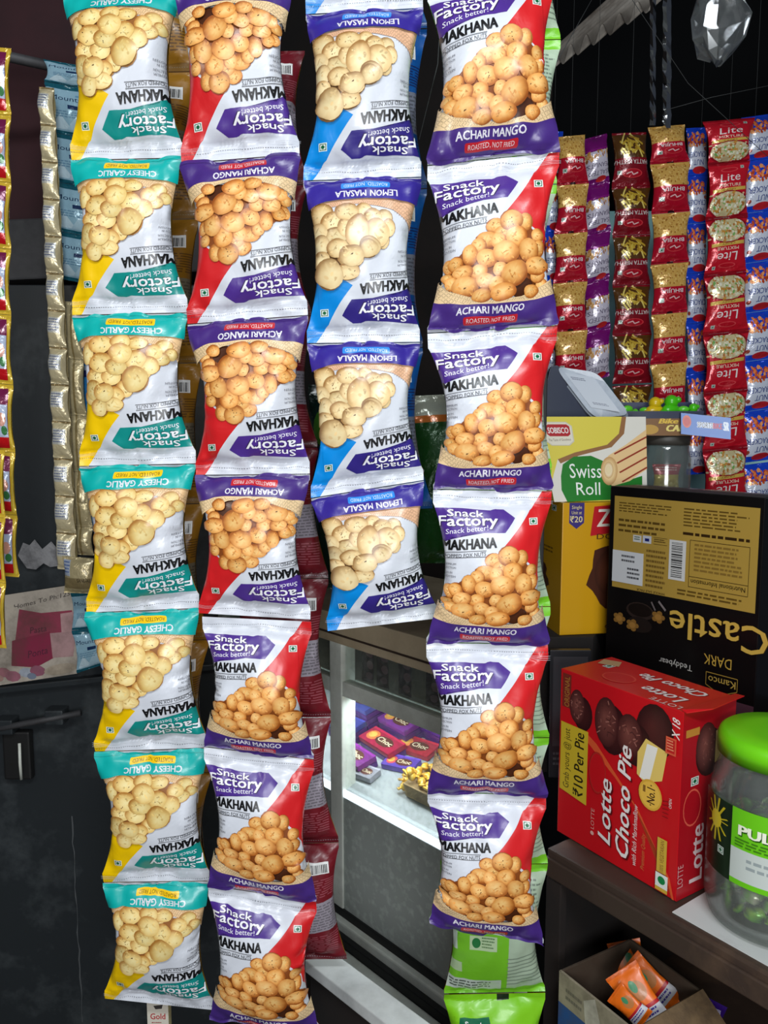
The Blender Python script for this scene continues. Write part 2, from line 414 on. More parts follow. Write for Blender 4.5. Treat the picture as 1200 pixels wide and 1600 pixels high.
def pack(name, label, cat, group, C, T, seed, ca, base, shape=SHP, m='film', inverted=False, backcol=(190, 150, 60), seals=None, wr=1.0, yaw=0, tilt=0):
    """one pillow pack hung between four corner points (top left, top right, bottom left, bottom right)"""
    TL, TR, BL, BR = C
    N = np.array(Vector((math.sin(yaw), -math.cos(yaw), tilt)).normalized())
    if inverted: TL, TR, BL, BR = BR, BL, TR, TL
    P, Bk = shape.build((TL, TR, BL, BR), T, T*.75, seed, N, wr)
    Nn = grid_normals(P, N)
    j0, j1, J = shape.j0, shape.j1, len(shape.V)-1
    if seals is None: 
        o = mkobj(name, sheet_mesh(name, P, Nn, base, ca, (0, J), Bk, backcol), M[m])
    else:
        o = mkobj(name, sheet_mesh(name, P, Nn, base, ca, (j0, j1), Bk, backcol), M[m])
        mkobj('perforated_seal', sheet_mesh('perforated_seal', P, Nn, base, ca, (0, j0), Bk, backcol), M[m], o)
        mkobj('crimped_end', sheet_mesh('crimped_end', P, Nn, base, ca, (j1, J), Bk, backcol), M[m], o)
    return tag(o, label, cat, group)

# ------------------------------------------------------------------ pack artwork
WHITE = (208, 212, 220)
N_ACH = [(840,670,55,70),(940,790,50,55),(575,690,75,60),(630,760,70,60),(715,650,90,85),(505,805,95,62),(600,820,65,65),(430,850,60,60),(755,795,88,80),(950,900,45,60),(355,920,62,78),(500,960,85,75),(855,915,78,95),(660,920,105,85),(185,1000,38,55),(240,985,55,60),(430,1070,68,60),(300,1060,75,58),(610,1060,58,55),(980,1200,50,50),(940,1130,60,52),(930,1045,92,75),(180,1105,46,46),(890,1250,62,50),(215,1150,62,52),(735,1095,108,95),(320,1180,100,80),(485,1145,70,60),(580,1185,62,65),(460,1258,78,50),(640,1240,106,66)]
N_CHE = [(930,430,62,50),(985,500,40,45),(640,440,60,50),(620,620,60,60),(900,540,60,50),(270,860,50,60),(760,650,60,60),(250,480,50,80),(850,480,65,55),(700,400,80,45),(800,600,80,70),(340,680,80,60),(310,800,65,80),(480,690,80,65),(600,800,60,60),(690,545,75,75),(490,850,90,60),(480,930,80,55),(360,950,65,72),(375,410,95,65),(560,385,75,55),(385,565,85,80),(525,605,85,65),(565,490,90,75),(690,715,95,95),(415,825,80,70)]
N_LEM = [(800,560,60,60),(790,740,50,60),(600,790,60,60),(450,780,60,60),(320,740,50,50),(200,940,50,55),(840,640,48,62),(145,570,48,75),(620,495,62,50),(700,565,75,70),(250,500,85,75),(345,580,80,75),(395,690,95,58),(470,630,62,72),(740,680,92,100),(475,500,85,65),(570,665,88,120),(215,660,78,75),(240,770,76,80),(255,880,72,60),(520,880,92,72),(490,990,85,60),(680,790,75,70),(400,800,80,66),(665,810,70,65),(525,865,88,76),(330,1000,98,110)]
KINDS = {
 'mango':  dict(band=(66, 40, 118), ban=(74, 44, 134), cor=(202, 30, 34), pill=(190, 30, 40), pt=(225, 205, 205), name='ACHARI MANGO', nuts=((246, 204, 134), (226, 158, 84), (158, 86, 30)), gap=(128, 66, 24), bk=(228, 198, 152)),
 'garlic': dict(band=(8, 170, 164), ban=(12, 138, 132), cor=(240, 196, 0), pill=(248, 200, 10), pt=(60, 50, 20), name='CHEESY GARLIC', nuts=((244, 226, 164), (230, 198, 124), (178, 124, 58)), gap=(146, 92, 44), bk=(232, 192, 142)),
 'lemon':  dict(band=(52, 38, 140), ban=(48, 36, 122), cor=(0, 134, 214), pill=(46, 134, 220), pt=(210, 225, 245), name='LEMON MASALA', nuts=((238, 220, 170), (224, 194, 140), (150, 110, 62)), gap=(110, 76, 42), bk=(226, 178, 142)),
}
def nut_list(k):
    if k == 'mango': return [(x/1170, (y-60)/1490, rx/1170, ry/1490) for x, y, rx, ry in N_ACH]
    if k == 'garlic': return [((1130-x)/1060, 1-(y-130)/1350, rx/1060, ry/1350) for x, y, rx, ry in N_CHE]
    return [((1125-x)/1050, 1-(y-195)/1365, rx/1050, ry/1365) for x, y, rx, ry in N_LEM]
def makhana_art(k):
    K = KINDS[k]; A = Art(); r = random.Random(7)
    A.rect(-.3, 0, 1.3, 1, WHITE)
    X = lambda x: x/1170
    Y = lambda y: (y-60)/1490
    # corner sweep
    A.poly([(X(1075), 0), (1.3, 0), (1.3, Y(1080)), (X(1040), Y(1000)), (X(960), Y(760)), (X(675), Y(560)), (X(940), Y(230)), (X(990), Y(190))], K['cor'])
    A.vegmark(X(932), Y(300), X(84), 66/1490)
    # brand banner
    A.poly([(-.3, Y(232)), (X(560), Y(240)), (X(610), Y(226)), (X(690), Y(226)), (X(795), Y(300)), (X(690), Y(436)), (X(480), Y(445)), (X(90), Y(525)), (-.3, Y(560))], K['ban'])
    sh = (40, 28, 70) if k != 'garlic' else (8, 84, 82)
    for dx, dy, c in ((7, 7, sh), (0, 0, (236, 236, 240))):
        A.text('Snack', (X(140+dx), Y(305+dy)), (X(350), 0), (0, -58/1490), c, .032)
        A.text('Factory', (X(62+dx), Y(398+dy)), (X(560), -.018), (0, -92/1490), c, .036)
    A.text('Snack better!', (X(130), Y(472)), (X(398), -.036), (0, -46/1490), (232, 232, 240), .012)
    A.text('MAKHANA', (X(108), Y(622)), (X(492), -.035), (.0, -92/1490), (16, 16, 18), .058)
    A.line(X(120), Y(655), X(505), Y(602), .0035, (70, 70, 74)); A.line(X(130), Y(708), X(510), Y(655), .0035, (70, 70, 74))
    A.text('POPPED FOX NUTS', (X(128), Y(696)), (X(372), -.034), (0, -34/1490), (46, 46, 50), .008)
    for i, t in enumerate(('PREMIUM', 'SELECTION', 'RICH IN', 'PROTEIN')):
        A.text(t, (X(120), Y(765+i*34+(14 if i > 1 else 0))), (X(110 if i != 2 else 80), -.008), (0, -20/1490), (96, 96, 104))
    # heap of puffed nuts in a basket
    nl = [(x+(.0 if k == 'mango' else .01), y, rx*(1.1 if k == 'mango' else 1.2), ry*(1.1 if k == 'mango' else 1.17)) for x, y, rx, ry in nut_list(k)]
    c = K['nuts']; gap = K['gap']; bk = K['bk']; dk = tuple(v*.78 for v in bk)
    if k == 'mango': up = [(X(110), Y(1120)), (X(200), Y(1210)), (X(380), Y(1268)), (X(600), Y(1308)), (X(800), Y(1284)), (X(1010), Y(1190)), (X(1100), Y(1130))]
    else: up = [(.0, .64), (.06, .67), (.14, .73), (.24, .785), (.38, .81), (.55, .825), (.75, .815), (.95, .78), (1.1, .75)]
    def weave():
        A.poly(up+[(1.2, Y(1335)), (-.1, Y(1335))], bk)
        for i in range(60):
            x = .0+i*.018; y = float(np.interp(x, [p[0] for p in up], [p[1] for p in up]))
            for q in range(8):
                yy = y+.008+q*.0125; sg = 1 if q % 2 else -1
                if yy < Y(1312): A.line(x, yy-.005*sg, x+.015, yy+.005*sg, .0042, dk if (i+q) % 3 else tuple(v*.88 for v in bk)); A.h -= .00004
        A.up()
    def hull(P):
        P = sorted(set(P)); H = []
        for it in (P, P[::-1]):
            L = []
            for p in it:
                while len(L) > 1 and (L[-1][0]-L[-2][0])*(p[1]-L[-2][1])-(L[-1][1]-L[-2][1])*(p[0]-L[-2][0]) <= 0: L.pop()
                L.append(p)
            H += L[:-1]
        return H
    if k != 'mango': weave()
    for x, y, rx, ry in nl: A.disc(x, y, rx*1.07, ry*1.07, c[2], 14); A.h -= .00004
    A.up(); A.poly(hull([(x, y) for x, y, _, _ in nl]), gap)
    if k == 'mango': A.disc(X(800), Y(1215), X(110), 85/1490, (70, 34, 16), 16)
    def nut(x, y, rx, ry):
        t = r.uniform(-16, 8); rot = r.uniform(-.5, .5); n = 20; ph = [r.uniform(0, 6.28) for _ in range(3)]; am = (r.uniform(.02, .06), r.uniform(.01, .04), r.uniform(.01, .03))
        hue = r.uniform(-.08, .10); hx, hy = r.uniform(-.3, .05), r.uniform(-.35, -.1); base = A.h
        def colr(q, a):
            sh = .5+.5*math.cos(a-.9)               # shading of the printed nut picture, darker on one side
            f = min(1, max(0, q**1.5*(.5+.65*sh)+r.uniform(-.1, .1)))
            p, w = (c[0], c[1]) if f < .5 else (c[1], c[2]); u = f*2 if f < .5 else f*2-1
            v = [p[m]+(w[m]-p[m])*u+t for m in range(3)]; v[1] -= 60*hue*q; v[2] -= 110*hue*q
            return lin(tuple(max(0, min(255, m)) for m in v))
        def pt(q, kk):
            a = 2*PI*kk/n; w = 1+q*(am[0]*math.sin(2*a+ph[0])+am[1]*math.sin(3*a+ph[1])+am[2]*math.sin(5*a+ph[2]))
            ox, oy = hx*(1-q)*.6, hy*(1-q)*.6; u, v = q*w*math.cos(a)+ox, q*w*math.sin(a)+oy
            return (x+rx*(u*math.cos(rot)-v*math.sin(rot)), y+ry*(u*math.sin(rot)+v*math.cos(rot)))
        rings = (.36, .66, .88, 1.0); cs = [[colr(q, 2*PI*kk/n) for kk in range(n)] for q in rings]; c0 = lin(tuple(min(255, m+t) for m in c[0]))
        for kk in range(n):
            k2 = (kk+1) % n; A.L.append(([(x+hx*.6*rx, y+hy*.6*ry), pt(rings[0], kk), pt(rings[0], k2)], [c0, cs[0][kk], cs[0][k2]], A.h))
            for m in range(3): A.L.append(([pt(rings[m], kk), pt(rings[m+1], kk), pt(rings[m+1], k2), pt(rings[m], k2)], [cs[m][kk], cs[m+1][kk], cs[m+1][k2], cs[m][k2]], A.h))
        A.up()
        if r.random() < .7:                         # dark seed marks scattered over the skin
            for _ in range(r.randint(2, 5)):
                q, a = r.uniform(.1, .75), r.uniform(0, 6.28)
                A.disc(x+rx*q*math.cos(a), y+ry*q*math.sin(a), rx*r.uniform(.04, .09), ry*r.uniform(.03, .07), r.choice(((64, 38, 18), (88, 54, 24), (120, 76, 34))), 6, r.uniform(0, 3)); A.h -= .00004
        for _ in range(8): w_ = r.uniform(.86, 1.1); A.disc(x+rx*r.uniform(-.55, .6), y+ry*r.uniform(-.5, .65), rx*r.uniform(.08, .24), ry*r.uniform(.04, .12), tuple(max(0, min(255, v*w_+t*.5)) for v in c[1]), 7, r.uniform(-.9, .9)); A.h -= .00004
        A.h = base+.0001
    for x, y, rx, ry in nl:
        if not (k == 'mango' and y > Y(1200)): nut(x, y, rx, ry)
    if k == 'mango':
        weave()
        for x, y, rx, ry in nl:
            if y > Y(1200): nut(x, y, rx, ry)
    A.poly([(-.3, Y(1290)), (.0, Y(1296)), (.3, Y(1322)), (.55, Y(1328)), (.8, Y(1322)), (1.3, Y(1285)), (1.3, 1), (-.3, 1)], K['band'])
    A.text(K['name'], (X(250), Y(1400)), (X(590), 0), (0, -56/1490), (222, 220, 226), .04)
    A.pill(X(318), Y(1422), X(790), Y(1478), K['pill'])
    A.text('ROASTED, NOT FRIED', (X(345), Y(1465)), (X(420), 0), (0, -30/1490), K['pt'], .012)
    # perforation and crimp of the white seal
    for i in range(52): A.rect(.0+i*.0193, .039, .009+i*.0193, .0425, (64, 64, 70)); A.h -= .00004
    for y in (.058, .068, .078): A.rect(-.2, y, 1.2, y+.0016, (188, 190, 196))
    A.rect(-.2, .975, 1.2, .977, tuple(v*.8 for v in K['band']))
    return A
ART = {k: compile_art(makhana_art(k), SHP.U, SHP.V, SHP.warp) for k in KINDS}

def back_art(base, dark, pale, white_end=True, seed=0, table=True):
    A = Art(); r = random.Random(seed)
    A.rect(-.3, 0, 1.3, 1, base)
    A.para(.08, .12, .92, .30, 9, dark, seed+1)
    if table:
        A.rect(.06, .33, .55, .58, pale); A.para(.08, .345, .53, .57, 10, tuple(v*.72 for v in pale), seed+2)
        A.para(.6, .34, .94, .58, 9, dark, seed+3)
    A.para(.08, .62, .92, .76, 8, dark, seed+4)
    A.barcode(.12, .79, .4, .88, seed)
    A.rect(-.3, .0, 1.3, .05, tuple(v*.8 for v in base)); 
    for i in range(40): A.rect(i*.025, .022, .012+i*.025, .026, pale); A.h -= .00004
    A.rect(.4, .04, .6, 1, tuple(v*.9 for v in base)); A.h -= .0005
    return A
SHB = Shape(18, 22, .05, .03, .22)
BACK = {
 'ochre': compile_art(back_art((150, 104, 22), (96, 62, 16), (128, 118, 96), seed=3), SHB.U, SHB.V, SHB.warp),
 'maroon': compile_art(back_art((112, 20, 32), (150, 74, 84), (150, 142, 152), seed=5), SHB.U, SHB.V, SHB.warp),
 'blue': compile_art(back_art((12, 84, 158), (20, 44, 100), (120, 124, 140), seed=8), SHB.U, SHB.V, SHB.warp),
}
def green_back():
    A = Art(); A.rect(-.3, 0, 1.3, 1, (120, 196, 40))
    A.rect(.6, .06, 1.3, .93, (176, 196, 170)); A.para(.64, .1, .96, .45, 12, (120, 134, 118), 2); A.para(.08, .1, .55, .3, 8, (96, 160, 36), 4)
    A.rect(.25, .45, .5, .56, (190, 215, 170)); A.disc(.31, .505, .04, .04, (30, 120, 60)); A.para(.36, .46, .48, .55, 4, (90, 130, 80), 1)
    A.rect(.02, .44, .14, .58, (190, 205, 190)); A.rect(.06, .68, .18, .76, (180, 205, 160))
    A.rect(.0, .82, .55, .93, (196, 208, 196)); A.para(.06, .84, .5, .92, 3, (80, 90, 80), 9)
    for i in range(8): A.rect(.6, .62+i*.035, 1.2, .628+i*.035, (130, 146, 128)); A.h -= .00004
    return A
def green_front():
    A = Art(); A.rect(-.3, 0, 1.3, 1, (128, 200, 30)); A.rect(.52, .0, .64, .05, (24, 40, 20))
    A.poly([(.15, .14), (.43, .12), (.45, .19), (.43, .27), (.17, .3), (.14, .22)], (14, 104, 70))
    A.text('Snack', (.2, .19), (.18, 0), (0, -.035), (236, 240, 236), .03); A.text('Factory', (.17, .25), (.25, -.01), (0, -.045), (236, 240, 236), .03)
    A.text('MAKHANA', (.15, .38), (.32, 0), (0, -.06), (236, 240, 236), .03)
    return A
BACK['green'] = compile_art(green_back(), SHB.U, SHB.V, SHB.warp)
BACK['greenfront'] = compile_art(green_front(), SHB.U, SHB.V, SHB.warp)

# sachet artwork (drawn upright) ------------------------------------------
def speck(A, x0, y0, x1, y1, n, cols, s, seed, asp=1):
    r = random.Random(seed)
    for _ in range(n):
        A.disc(r.uniform(x0, x1), r.uniform(y0, y1), r.uniform(.4, 1)*s, r.uniform(.4, 1)*s*asp, r.choice(cols), 5, r.uniform(0, 3)); A.h -= .000036
    A.up()
def brand_oval(A, x, y, rx, ry):
    A.disc(x, y, rx, ry, (212, 60, 66)); A.disc(x, y, rx*.88, ry*.84, (172, 16, 36))
    A.line(x-rx*.55, y+ry*.1, x-rx*.1, y-ry*.3, .022, (235, 190, 190)); A.line(x-rx*.1, y-ry*.3, x+rx*.1, y+ry*.3, .022, (235, 190, 190)); A.line(x+rx*.1, y+ry*.3, x+rx*.6, y-ry*.1, .022, (235, 190, 190))
def art_bhujia():
    A = Art(); A.rect(-.3, 0, 1.3, 1, (178, 14, 40)); A.rect(-.3, .52, 1.3, 1, (206, 162, 82))
    speck(A, .0, .53, 1, .97, 150, ((216, 176, 98), (180, 130, 56), (226, 190, 112), (160, 108, 42)), .03, 1)
    brand_oval(A, .42, .3, .24, .09); A.vegmark(.7, .22, .13, .08)
    A.text('BHUJIA', (.2, .47), (.56, 0), (0, -.075), (236, 226, 224), .02)
    A.rect(-.3, .03, 1.3, .045, (120, 8, 28)); A.disc(.5, .0, .09, .05, (40, 8, 14))
    return A
def art_meetha():
    A = Art(); A.rect(-.3, 0, 1.3, 1, (128, 16, 30)); A.rect(-.3, .5, 1.3, .96, (84, 52, 18))
    r = random.Random(4)
    for i in range(26):
        a = r.uniform(.2, 2.9); x, y, l = r.uniform(.25, .75), r.uniform(.56, .9), r.uniform(.06, .16)
        A.line(x-l*math.cos(a), y-l*math.sin(a), x+l*math.cos(a), y+l*math.sin(a), .04, r.choice(((206, 178, 70), (190, 156, 50), (222, 200, 104), (170, 130, 40))))
    brand_oval(A, .5, .22, .26, .08); A.vegmark(.78, .2, .1, .07)
    A.text('KHATTA MEETHA', (.02, .46), (.96, 0), (0, -.08), (222, 205, 200), .02)
    return A
def art_peanut():
    A = Art(); A.rect(-.3, 0, 1.3, 1, (112, 12, 104)); A.rect(-.3, .1, 1.3, .66, (196, 190, 204))
    A.text('SALTED', (.12, .25), (.76, 0), (0, -.09), (104, 96, 116), .02); A.text('PEANUTS', (.08, .4), (.84, 0), (0, -.09), (104, 96, 116), .02)
    speck(A, .1, .48, .95, .68, 40, ((186, 130, 70), (206, 158, 100), (150, 92, 50), (226, 196, 150)), .07, 3, .6)
    A.disc(.35, .08, .2, .06, (190, 40, 44)); A.rect(-.3, .68, 1.3, .71, (130, 20, 120))
    return A
def art_nut():
    A = Art(); A.rect(-.3, 0, 1.3, 1, (18, 66, 196)); A.rect(-.3, .12, 1.3, .62, (206, 212, 226))
    A.text('NUT', (.2, .3), (.45, 0), (0, -.11), (70, 84, 140), .025); A.text('CRACKER', (.1, .46), (.8, 0), (0, -.11), (70, 84, 140), .025)
    speck(A, .1, .58, .95, .86, 60, ((214, 96, 40), (232, 130, 70), (186, 66, 26), (240, 160, 100)), .08, 5, .6)
    A.disc(.4, .1, .3, .07, (190, 36, 44)); A.disc(.85, .2, .06, .04, (150, 60, 40)); A.disc(.12, .52, .06, .04, (150, 60, 40))
    return A
def art_lite():
    A = Art(); A.rect(-.3, 0, 1.3, 1, (196, 22, 40)); A.rect(-.3, 0, 1.3, .04, (150, 10, 26))
    A.disc(.5, .14, .2, .045, (222, 70, 76)); A.disc(.5, .14, .17, .032, (188, 18, 36)); A.vegmark(.76, .08, .08, .055)
    A.text('Lite', (.28, .37), (.46, -.02), (0, -.15), (240, 230, 226), .012, .06)
    A.text('MIXTURE', (.26, .46), (.5, 0), (0, -.055), (240, 215, 190), .02)
    A.poly([(.12, .5), (.88, .47), (.88, .53), (.12, .56)], (214, 178, 80)); A.text('CRISPY', (.35, .54), (.3, -.01), (0, -.035), (120, 60, 30))
    A.disc(.5, .78, .47, .25, (150, 14, 30)); A.disc(.5, .775, .43, .225, (200, 186, 140))
    r = random.Random(9)
    for _ in range(170):
        q = math.sqrt(r.random()); a = r.uniform(0, 2*PI)
        A.disc(.5+.41*q*math.cos(a), .775+.21*q*math.sin(a), r.uniform(.02, .05), r.uniform(.012, .03), r.choice(((226, 222, 190), (208, 200, 156), (196, 140, 60), (120, 170, 90), (230, 226, 204), (176, 110, 50), (214, 206, 170))), 5, r.uniform(0, 3)); A.h -= .000036
    A.up()
    for i in range(10): A.disc(.1+.09*i, .6+.02*(i % 2), .03, .018, (226, 190, 150), 6)
    A.rect(-.3, .96, 1.3, 1, (140, 10, 26))
    return A
def art_mint():
    A = Art(); A.rect(-.3, 0, 1.3, 1, (150, 188, 206)); A.rect(-.3, 0, 1.3, .1, (24, 88, 104)); A.rect(-.3, .93, 1.3, 1, (24, 88, 104))
    A.poly([(.1, .9), (.3, .62), (.5, .9)], (196, 220, 230)); A.poly([(.4, .9), (.66, .55), (.95, .9)], (176, 206, 220)); A.rect(.6, .2, .9, .24, (110, 160, 190))
    A.text('Mountain', (.12, .34), (.75, 0), (0, -.1), (20, 46, 84), .012); A.rect(.45, .42, .7, .5, (24, 50, 90)); A.para(.2, .55, .8, .7, 3, (110, 150, 176), 3)
    return A
def art_blue():
    A = Art(); A.rect(-.3, 0, 1.3, 1, (52, 132, 196)); A.rect(-.3, .0, 1.3, .12, (22, 30, 90)); A.rect(-.3, .9, 1.3, 1, (176, 196, 214))
    A.text('SHAMPOO', (.3, .09), (.4, 0), (0, -.05), (220, 228, 240), .01); A.poly([(.1, .8), (.5, .3), (.9, .35), (.7, .85)], (110, 176, 220)); A.rect(.5, .3, .8, .36, (200, 215, 230)); A.rect(.5, .42, .75, .46, (200, 215, 230))
    return A
def art_gold():
    A = Art(); A.rect(-.3, 0, 1.3, 1, (218, 204, 164)); A.rect(.16, .2, .84, .62, (205, 205, 196)); A.para(.22, .24, .8, .6, 5, (110, 120, 150), 4); A.rect(-.3, 0, 1.3, .05, (140, 120, 80))
    return A
def art_goldback():
    A = Art(); A.rect(-.3, 0, 1.3, 1, (206, 190, 146)); A.text('SANDAL', (.45, .55), (.4, 0), (0, -.06), (90, 74, 40), .01); A.rect(.46, 0, .54, 1, (160, 140, 92))
    return A
def art_goldbig():
    A = Art(); A.rect(-.3, 0, 1.3, 1, (196, 180, 136)); A.rect(.05, .08, .3, .5, (190, 200, 214)); A.para(.07, .12, .28, .46, 4, (80, 110, 170), 7)
    A.rect(.05, .55, .95, .85, (150, 132, 92)); A.text('SANDAL', (.5, .66), (.4, 0), (0, -.09), (60, 48, 28), .015)
    return A
def art_tiger():
    A = Art(); A.rect(-.3, 0, 1.3, 1, (206, 172, 52)); A.rect(.0, .06, .88, .94, (110, 28, 70)); A.rect(.0, .3, .88, .78, (176, 186, 208)); A.rect(.0, .78, .88, .94, (190, 22, 28)); A.disc(.75, .52, .1, .1, (206, 150, 130)); A.disc(.8, .68, .07, .07, (60, 120, 70))
    A.disc(.35, .5, .2, .14, (206, 150, 130)); A.disc(.2, .66, .12, .08, (60, 120, 70)); A.text('1', (.3, .9), (.06, 0), (0, -.07), (240, 200, 60), .01); A.para(.38, .83, .64, .9, 1, (240, 200, 60), 2, .8)
    A.rect(.93, .05, .96, .95, (226, 200, 90))
    return A
SA = {k: compile_art(f(), SHS.U, SHS.V, SHS.warp) for k, f in dict(bhujia=art_bhujia, meetha=art_meetha, peanut=art_peanut, nut=art_nut, lite=art_lite, mint=art_mint, blue=art_blue, gold=art_gold, goldback=art_goldback, goldbig=art_goldbig, tiger=art_tiger).items()}

# ------------------------------------------------------------------ setting
def struct(o): return tag(o, kind='structure')
struct(prism('floor', [(-3, -2, -.05), (3.5, -2, -.05), (3.5, 5, -.05), (-3, 5, -.05)], (0, 0, .05), M['floor'], bev=0))
struct(prism('wall_back', [(-2.2, 2.75, 0), (.55, 2.75, 0), (.55, 2.85, 0), (-2.2, 2.85, 0)], (0, 0, 3.4), M['dark'], bev=0))
struct(prism('night_backdrop', [(.55, 4.2, 0), (3.4, 4.2, 0), (3.4, 4.3, 0), (.55, 4.3, 0)], (0, 0, 4.5), M['night'], bev=0))  # black sheet standing in for the night darkness outside
# left wall: maroon panel above, steel beam, black steel door below
struct(prism('wall_left', [at(-160, 700, 1.72).to_2d().to_3d(), at(330, 700, 1.72).to_2d().to_3d(), at(330, 700, 1.8).to_2d().to_3d(), at(-160, 700, 1.8).to_2d().to_3d()], (0, 0, 2.9), M['wallred'], bev=0))
p0, p1 = at(-160, 350, 1.6), at(330, 328, 1.6)
struct(prism('trim_1', [p0, p1, p1+Vector((0, .12, 0)), p0+Vector((0, .12, 0))], (0, 0, -.115), M['greybeam'], bev=.004))
d0, d1 = at(-160, 445, 1.56), at(322, 445, 1.56)
zt = d0.z
door = struct(prism('door_1', [(d0.x, 1.56, .02), (d1.x, 1.56, .02), (d1.x, 1.6, .02), (d0.x, 1.6, .02)], (0, 0, zt-.02), M['steel'], bev=.002))
pl = at(0, 1070, 1.555); 
q0, q1 = at(-160, 1085, 1.553), at(318, 1035, 1.553)
prism('rail', [(d0.x, 1.54, q0.z), (d1.x, 1.54, q1.z), (d1.x, 1.56, q1.z), (d0.x, 1.56, q0.z)], (0, 0, -.012), M['steel'], door, .002)
b0, b1 = at(-20, 1142, 1.53), at(126, 1114, 1.53)
tube('bolt', [b0, b1], .0065, M['greybeam'], door)
for f in (.18, .72):
    c = b0.lerp(b1, f); prism('bolt_bracket', boxpts(c+Vector((-.018, -.004, -.014)), (.036, 0, 0), (0, .034, 0)), (0, 0, .03), M['steel'], door, .003)
c = at(28, 1180, 1.545); prism('lock_plate', boxpts(c+Vector((-.028, -.005, -.05)), (.055, 0, 0), (0, .02, 0)), (0, 0, .1), M['rubber'], door, .004)
tube('hasp', [c+Vector((.01, -.012, .03)), c+Vector((.012, -.018, -.01)), c+Vector((.01, -.012, -.045))], .003, M['alu'], door)
# scratch on the door as part of its painted face
bm = bmesh.new(); rr = random.Random(5); prev = None
for i in range(24):
    y = 1275+i*14; p = at(112+i*.75+rr.uniform(-1.2, 1.2), y, 1.5592); w = .0011*rr.uniform(.3, 1.5)
    a, b = bm.verts.new(p+Vector((-w, 0, 0))), bm.verts.new(p+Vector((w, 0, 0)))
    if prev: bm.faces.new((prev[0], a, b, prev[1]))
    prev = (a, b)
bm_to('scratch', bm, mat('scratched_metal', (104, 108, 110), .5, .4), door)
rod = tag(tube('hanging_rod', [at(-60, 70, 1.5), at(10, 88, 1.5), at(190, 128, 1.62)], .0095, M['greybeam']), 'grey steel rod crossing the maroon wall behind the gold sachets', 'rod')
# poster and torn paper on the door
def flat_art(name, P00, U, V, base, art, m, par=None, thick=.0006):
    """thin printed sheet: P00 top left corner, U across, V downwards"""
    P00, U, V = Vector(P00), Vector(U), Vector(V); n = U.cross(V).normalized()
    if n.dot(CAMP-P00) < 0: n = -n
    vs = [P00, P00+U, P00+U+V, P00+V]; Vv = [v for v in vs]+[v-n*thick for v in vs]
    Fc = [(0, 3, 2, 1), (4, 5, 6, 7), (0, 1, 5, 4), (1, 2, 6, 5), (2, 3, 7, 6), (3, 0, 4, 7)]; C = [lin(base)]*8
    add_art(Vv, Fc, C, art, P00, U, V, n)
    return mkobj(name, colmesh(name, Vv, Fc, np.array(C)), m, par)
def add_art(Vv, Fc, C, art, P00, U, V, n):
    for P, cl, h in art.L:
        s = len(Vv); ar = sum(P[i][0]*P[(i+1) % len(P)][1]-P[(i+1) % len(P)][0]*P[i][1] for i in range(len(P)))
        for p, c in zip(P, cl): Vv.append(P00+U*p[0]+V*p[1]+n*(h+.0002)); C.append(c)
        Fc.append(tuple(range(s, len(Vv))) if (ar > 0) == (U.cross(V).dot(n) > 0) else tuple(range(len(Vv)-1, s-1, -1)))
A = Art(); A.poly([(.28, .18), (.55, .26), (.92, .28), (.95, .58), (.24, .52)], (150, 52, 78)); A.poly([(.78, .3), (.98, .3), (.98, .55), (.8, .52)], (190, 150, 150))
A.poly([(.2, .52), (.66, .48), (.72, .78), (.5, .86), (.2, .8)], (136, 34, 66)); A.poly([(.66, .5), (.98, .52), (.95, .8), (.7, .78)], (176, 140, 140))
A.text('Pasta', (.42, .47), (.2, 0), (0, -.07), (80, 20, 50), .012); A.text('Ponta', (.4, .74), (.24, -.02), (0, -.08), (80, 20, 50), .012)
for x, y, a, c in ((.1, .86, .09, (170, 110, 120)), (.22, .92, .1, (160, 100, 116)), (.38, .9, .09, (170, 178, 190)), (.52, .9, .1, (150, 90, 110)), (.05, .92, .06, (180, 140, 130)), (.45, .95, .06, (120, 130, 150))): A.disc(x, y, a, a*.6, c, 9, .3)
A.text('Homes To Ph:1234', (.22, .17), (.72, -.06), (0, -.05), (70, 62, 60), .01)
A.poly([(.7, .0), (1, .0), (1, .05), (.75, .06)], (180, 170, 156)); A.disc(.1, .2, .15, .1, (190, 180, 164)); A.disc(.8, .92, .2, .06, (184, 170, 150))
P0, P1, P2 = at(-6, 932, 1.548), at(124, 912, 1.548), at(-8, 1072, 1.548)
tag(flat_art('poster', P0, P1-P0, P2-P0, (188, 178, 164), A, M['dull_card']), 'faded paper poster with magenta packs pasted on the black steel door', 'poster')
bm = bmesh.new(); rr = random.Random(2)
ring = [at(28, 868, 1.55), at(36, 848, 1.55), at(46, 852, 1.55), at(54, 843, 1.55), at(66, 858, 1.55), at(80, 846, 1.55), at(97, 866, 1.55), at(95, 884, 1.55), at(78, 886, 1.55), at(68, 880, 1.55), at(56, 890, 1.55), at(42, 888, 1.55)]
prism_bm(bm, ring, (0, .001, 0)); o = bm_to('torn_paper', bm, mat('torn_paper', (150, 150, 152), .8, bump=.6, bscale=50, var=((70, 70, 74), 30))); tag(o, 'torn white paper scrap stuck on the black door above the poster', 'paper scrap')

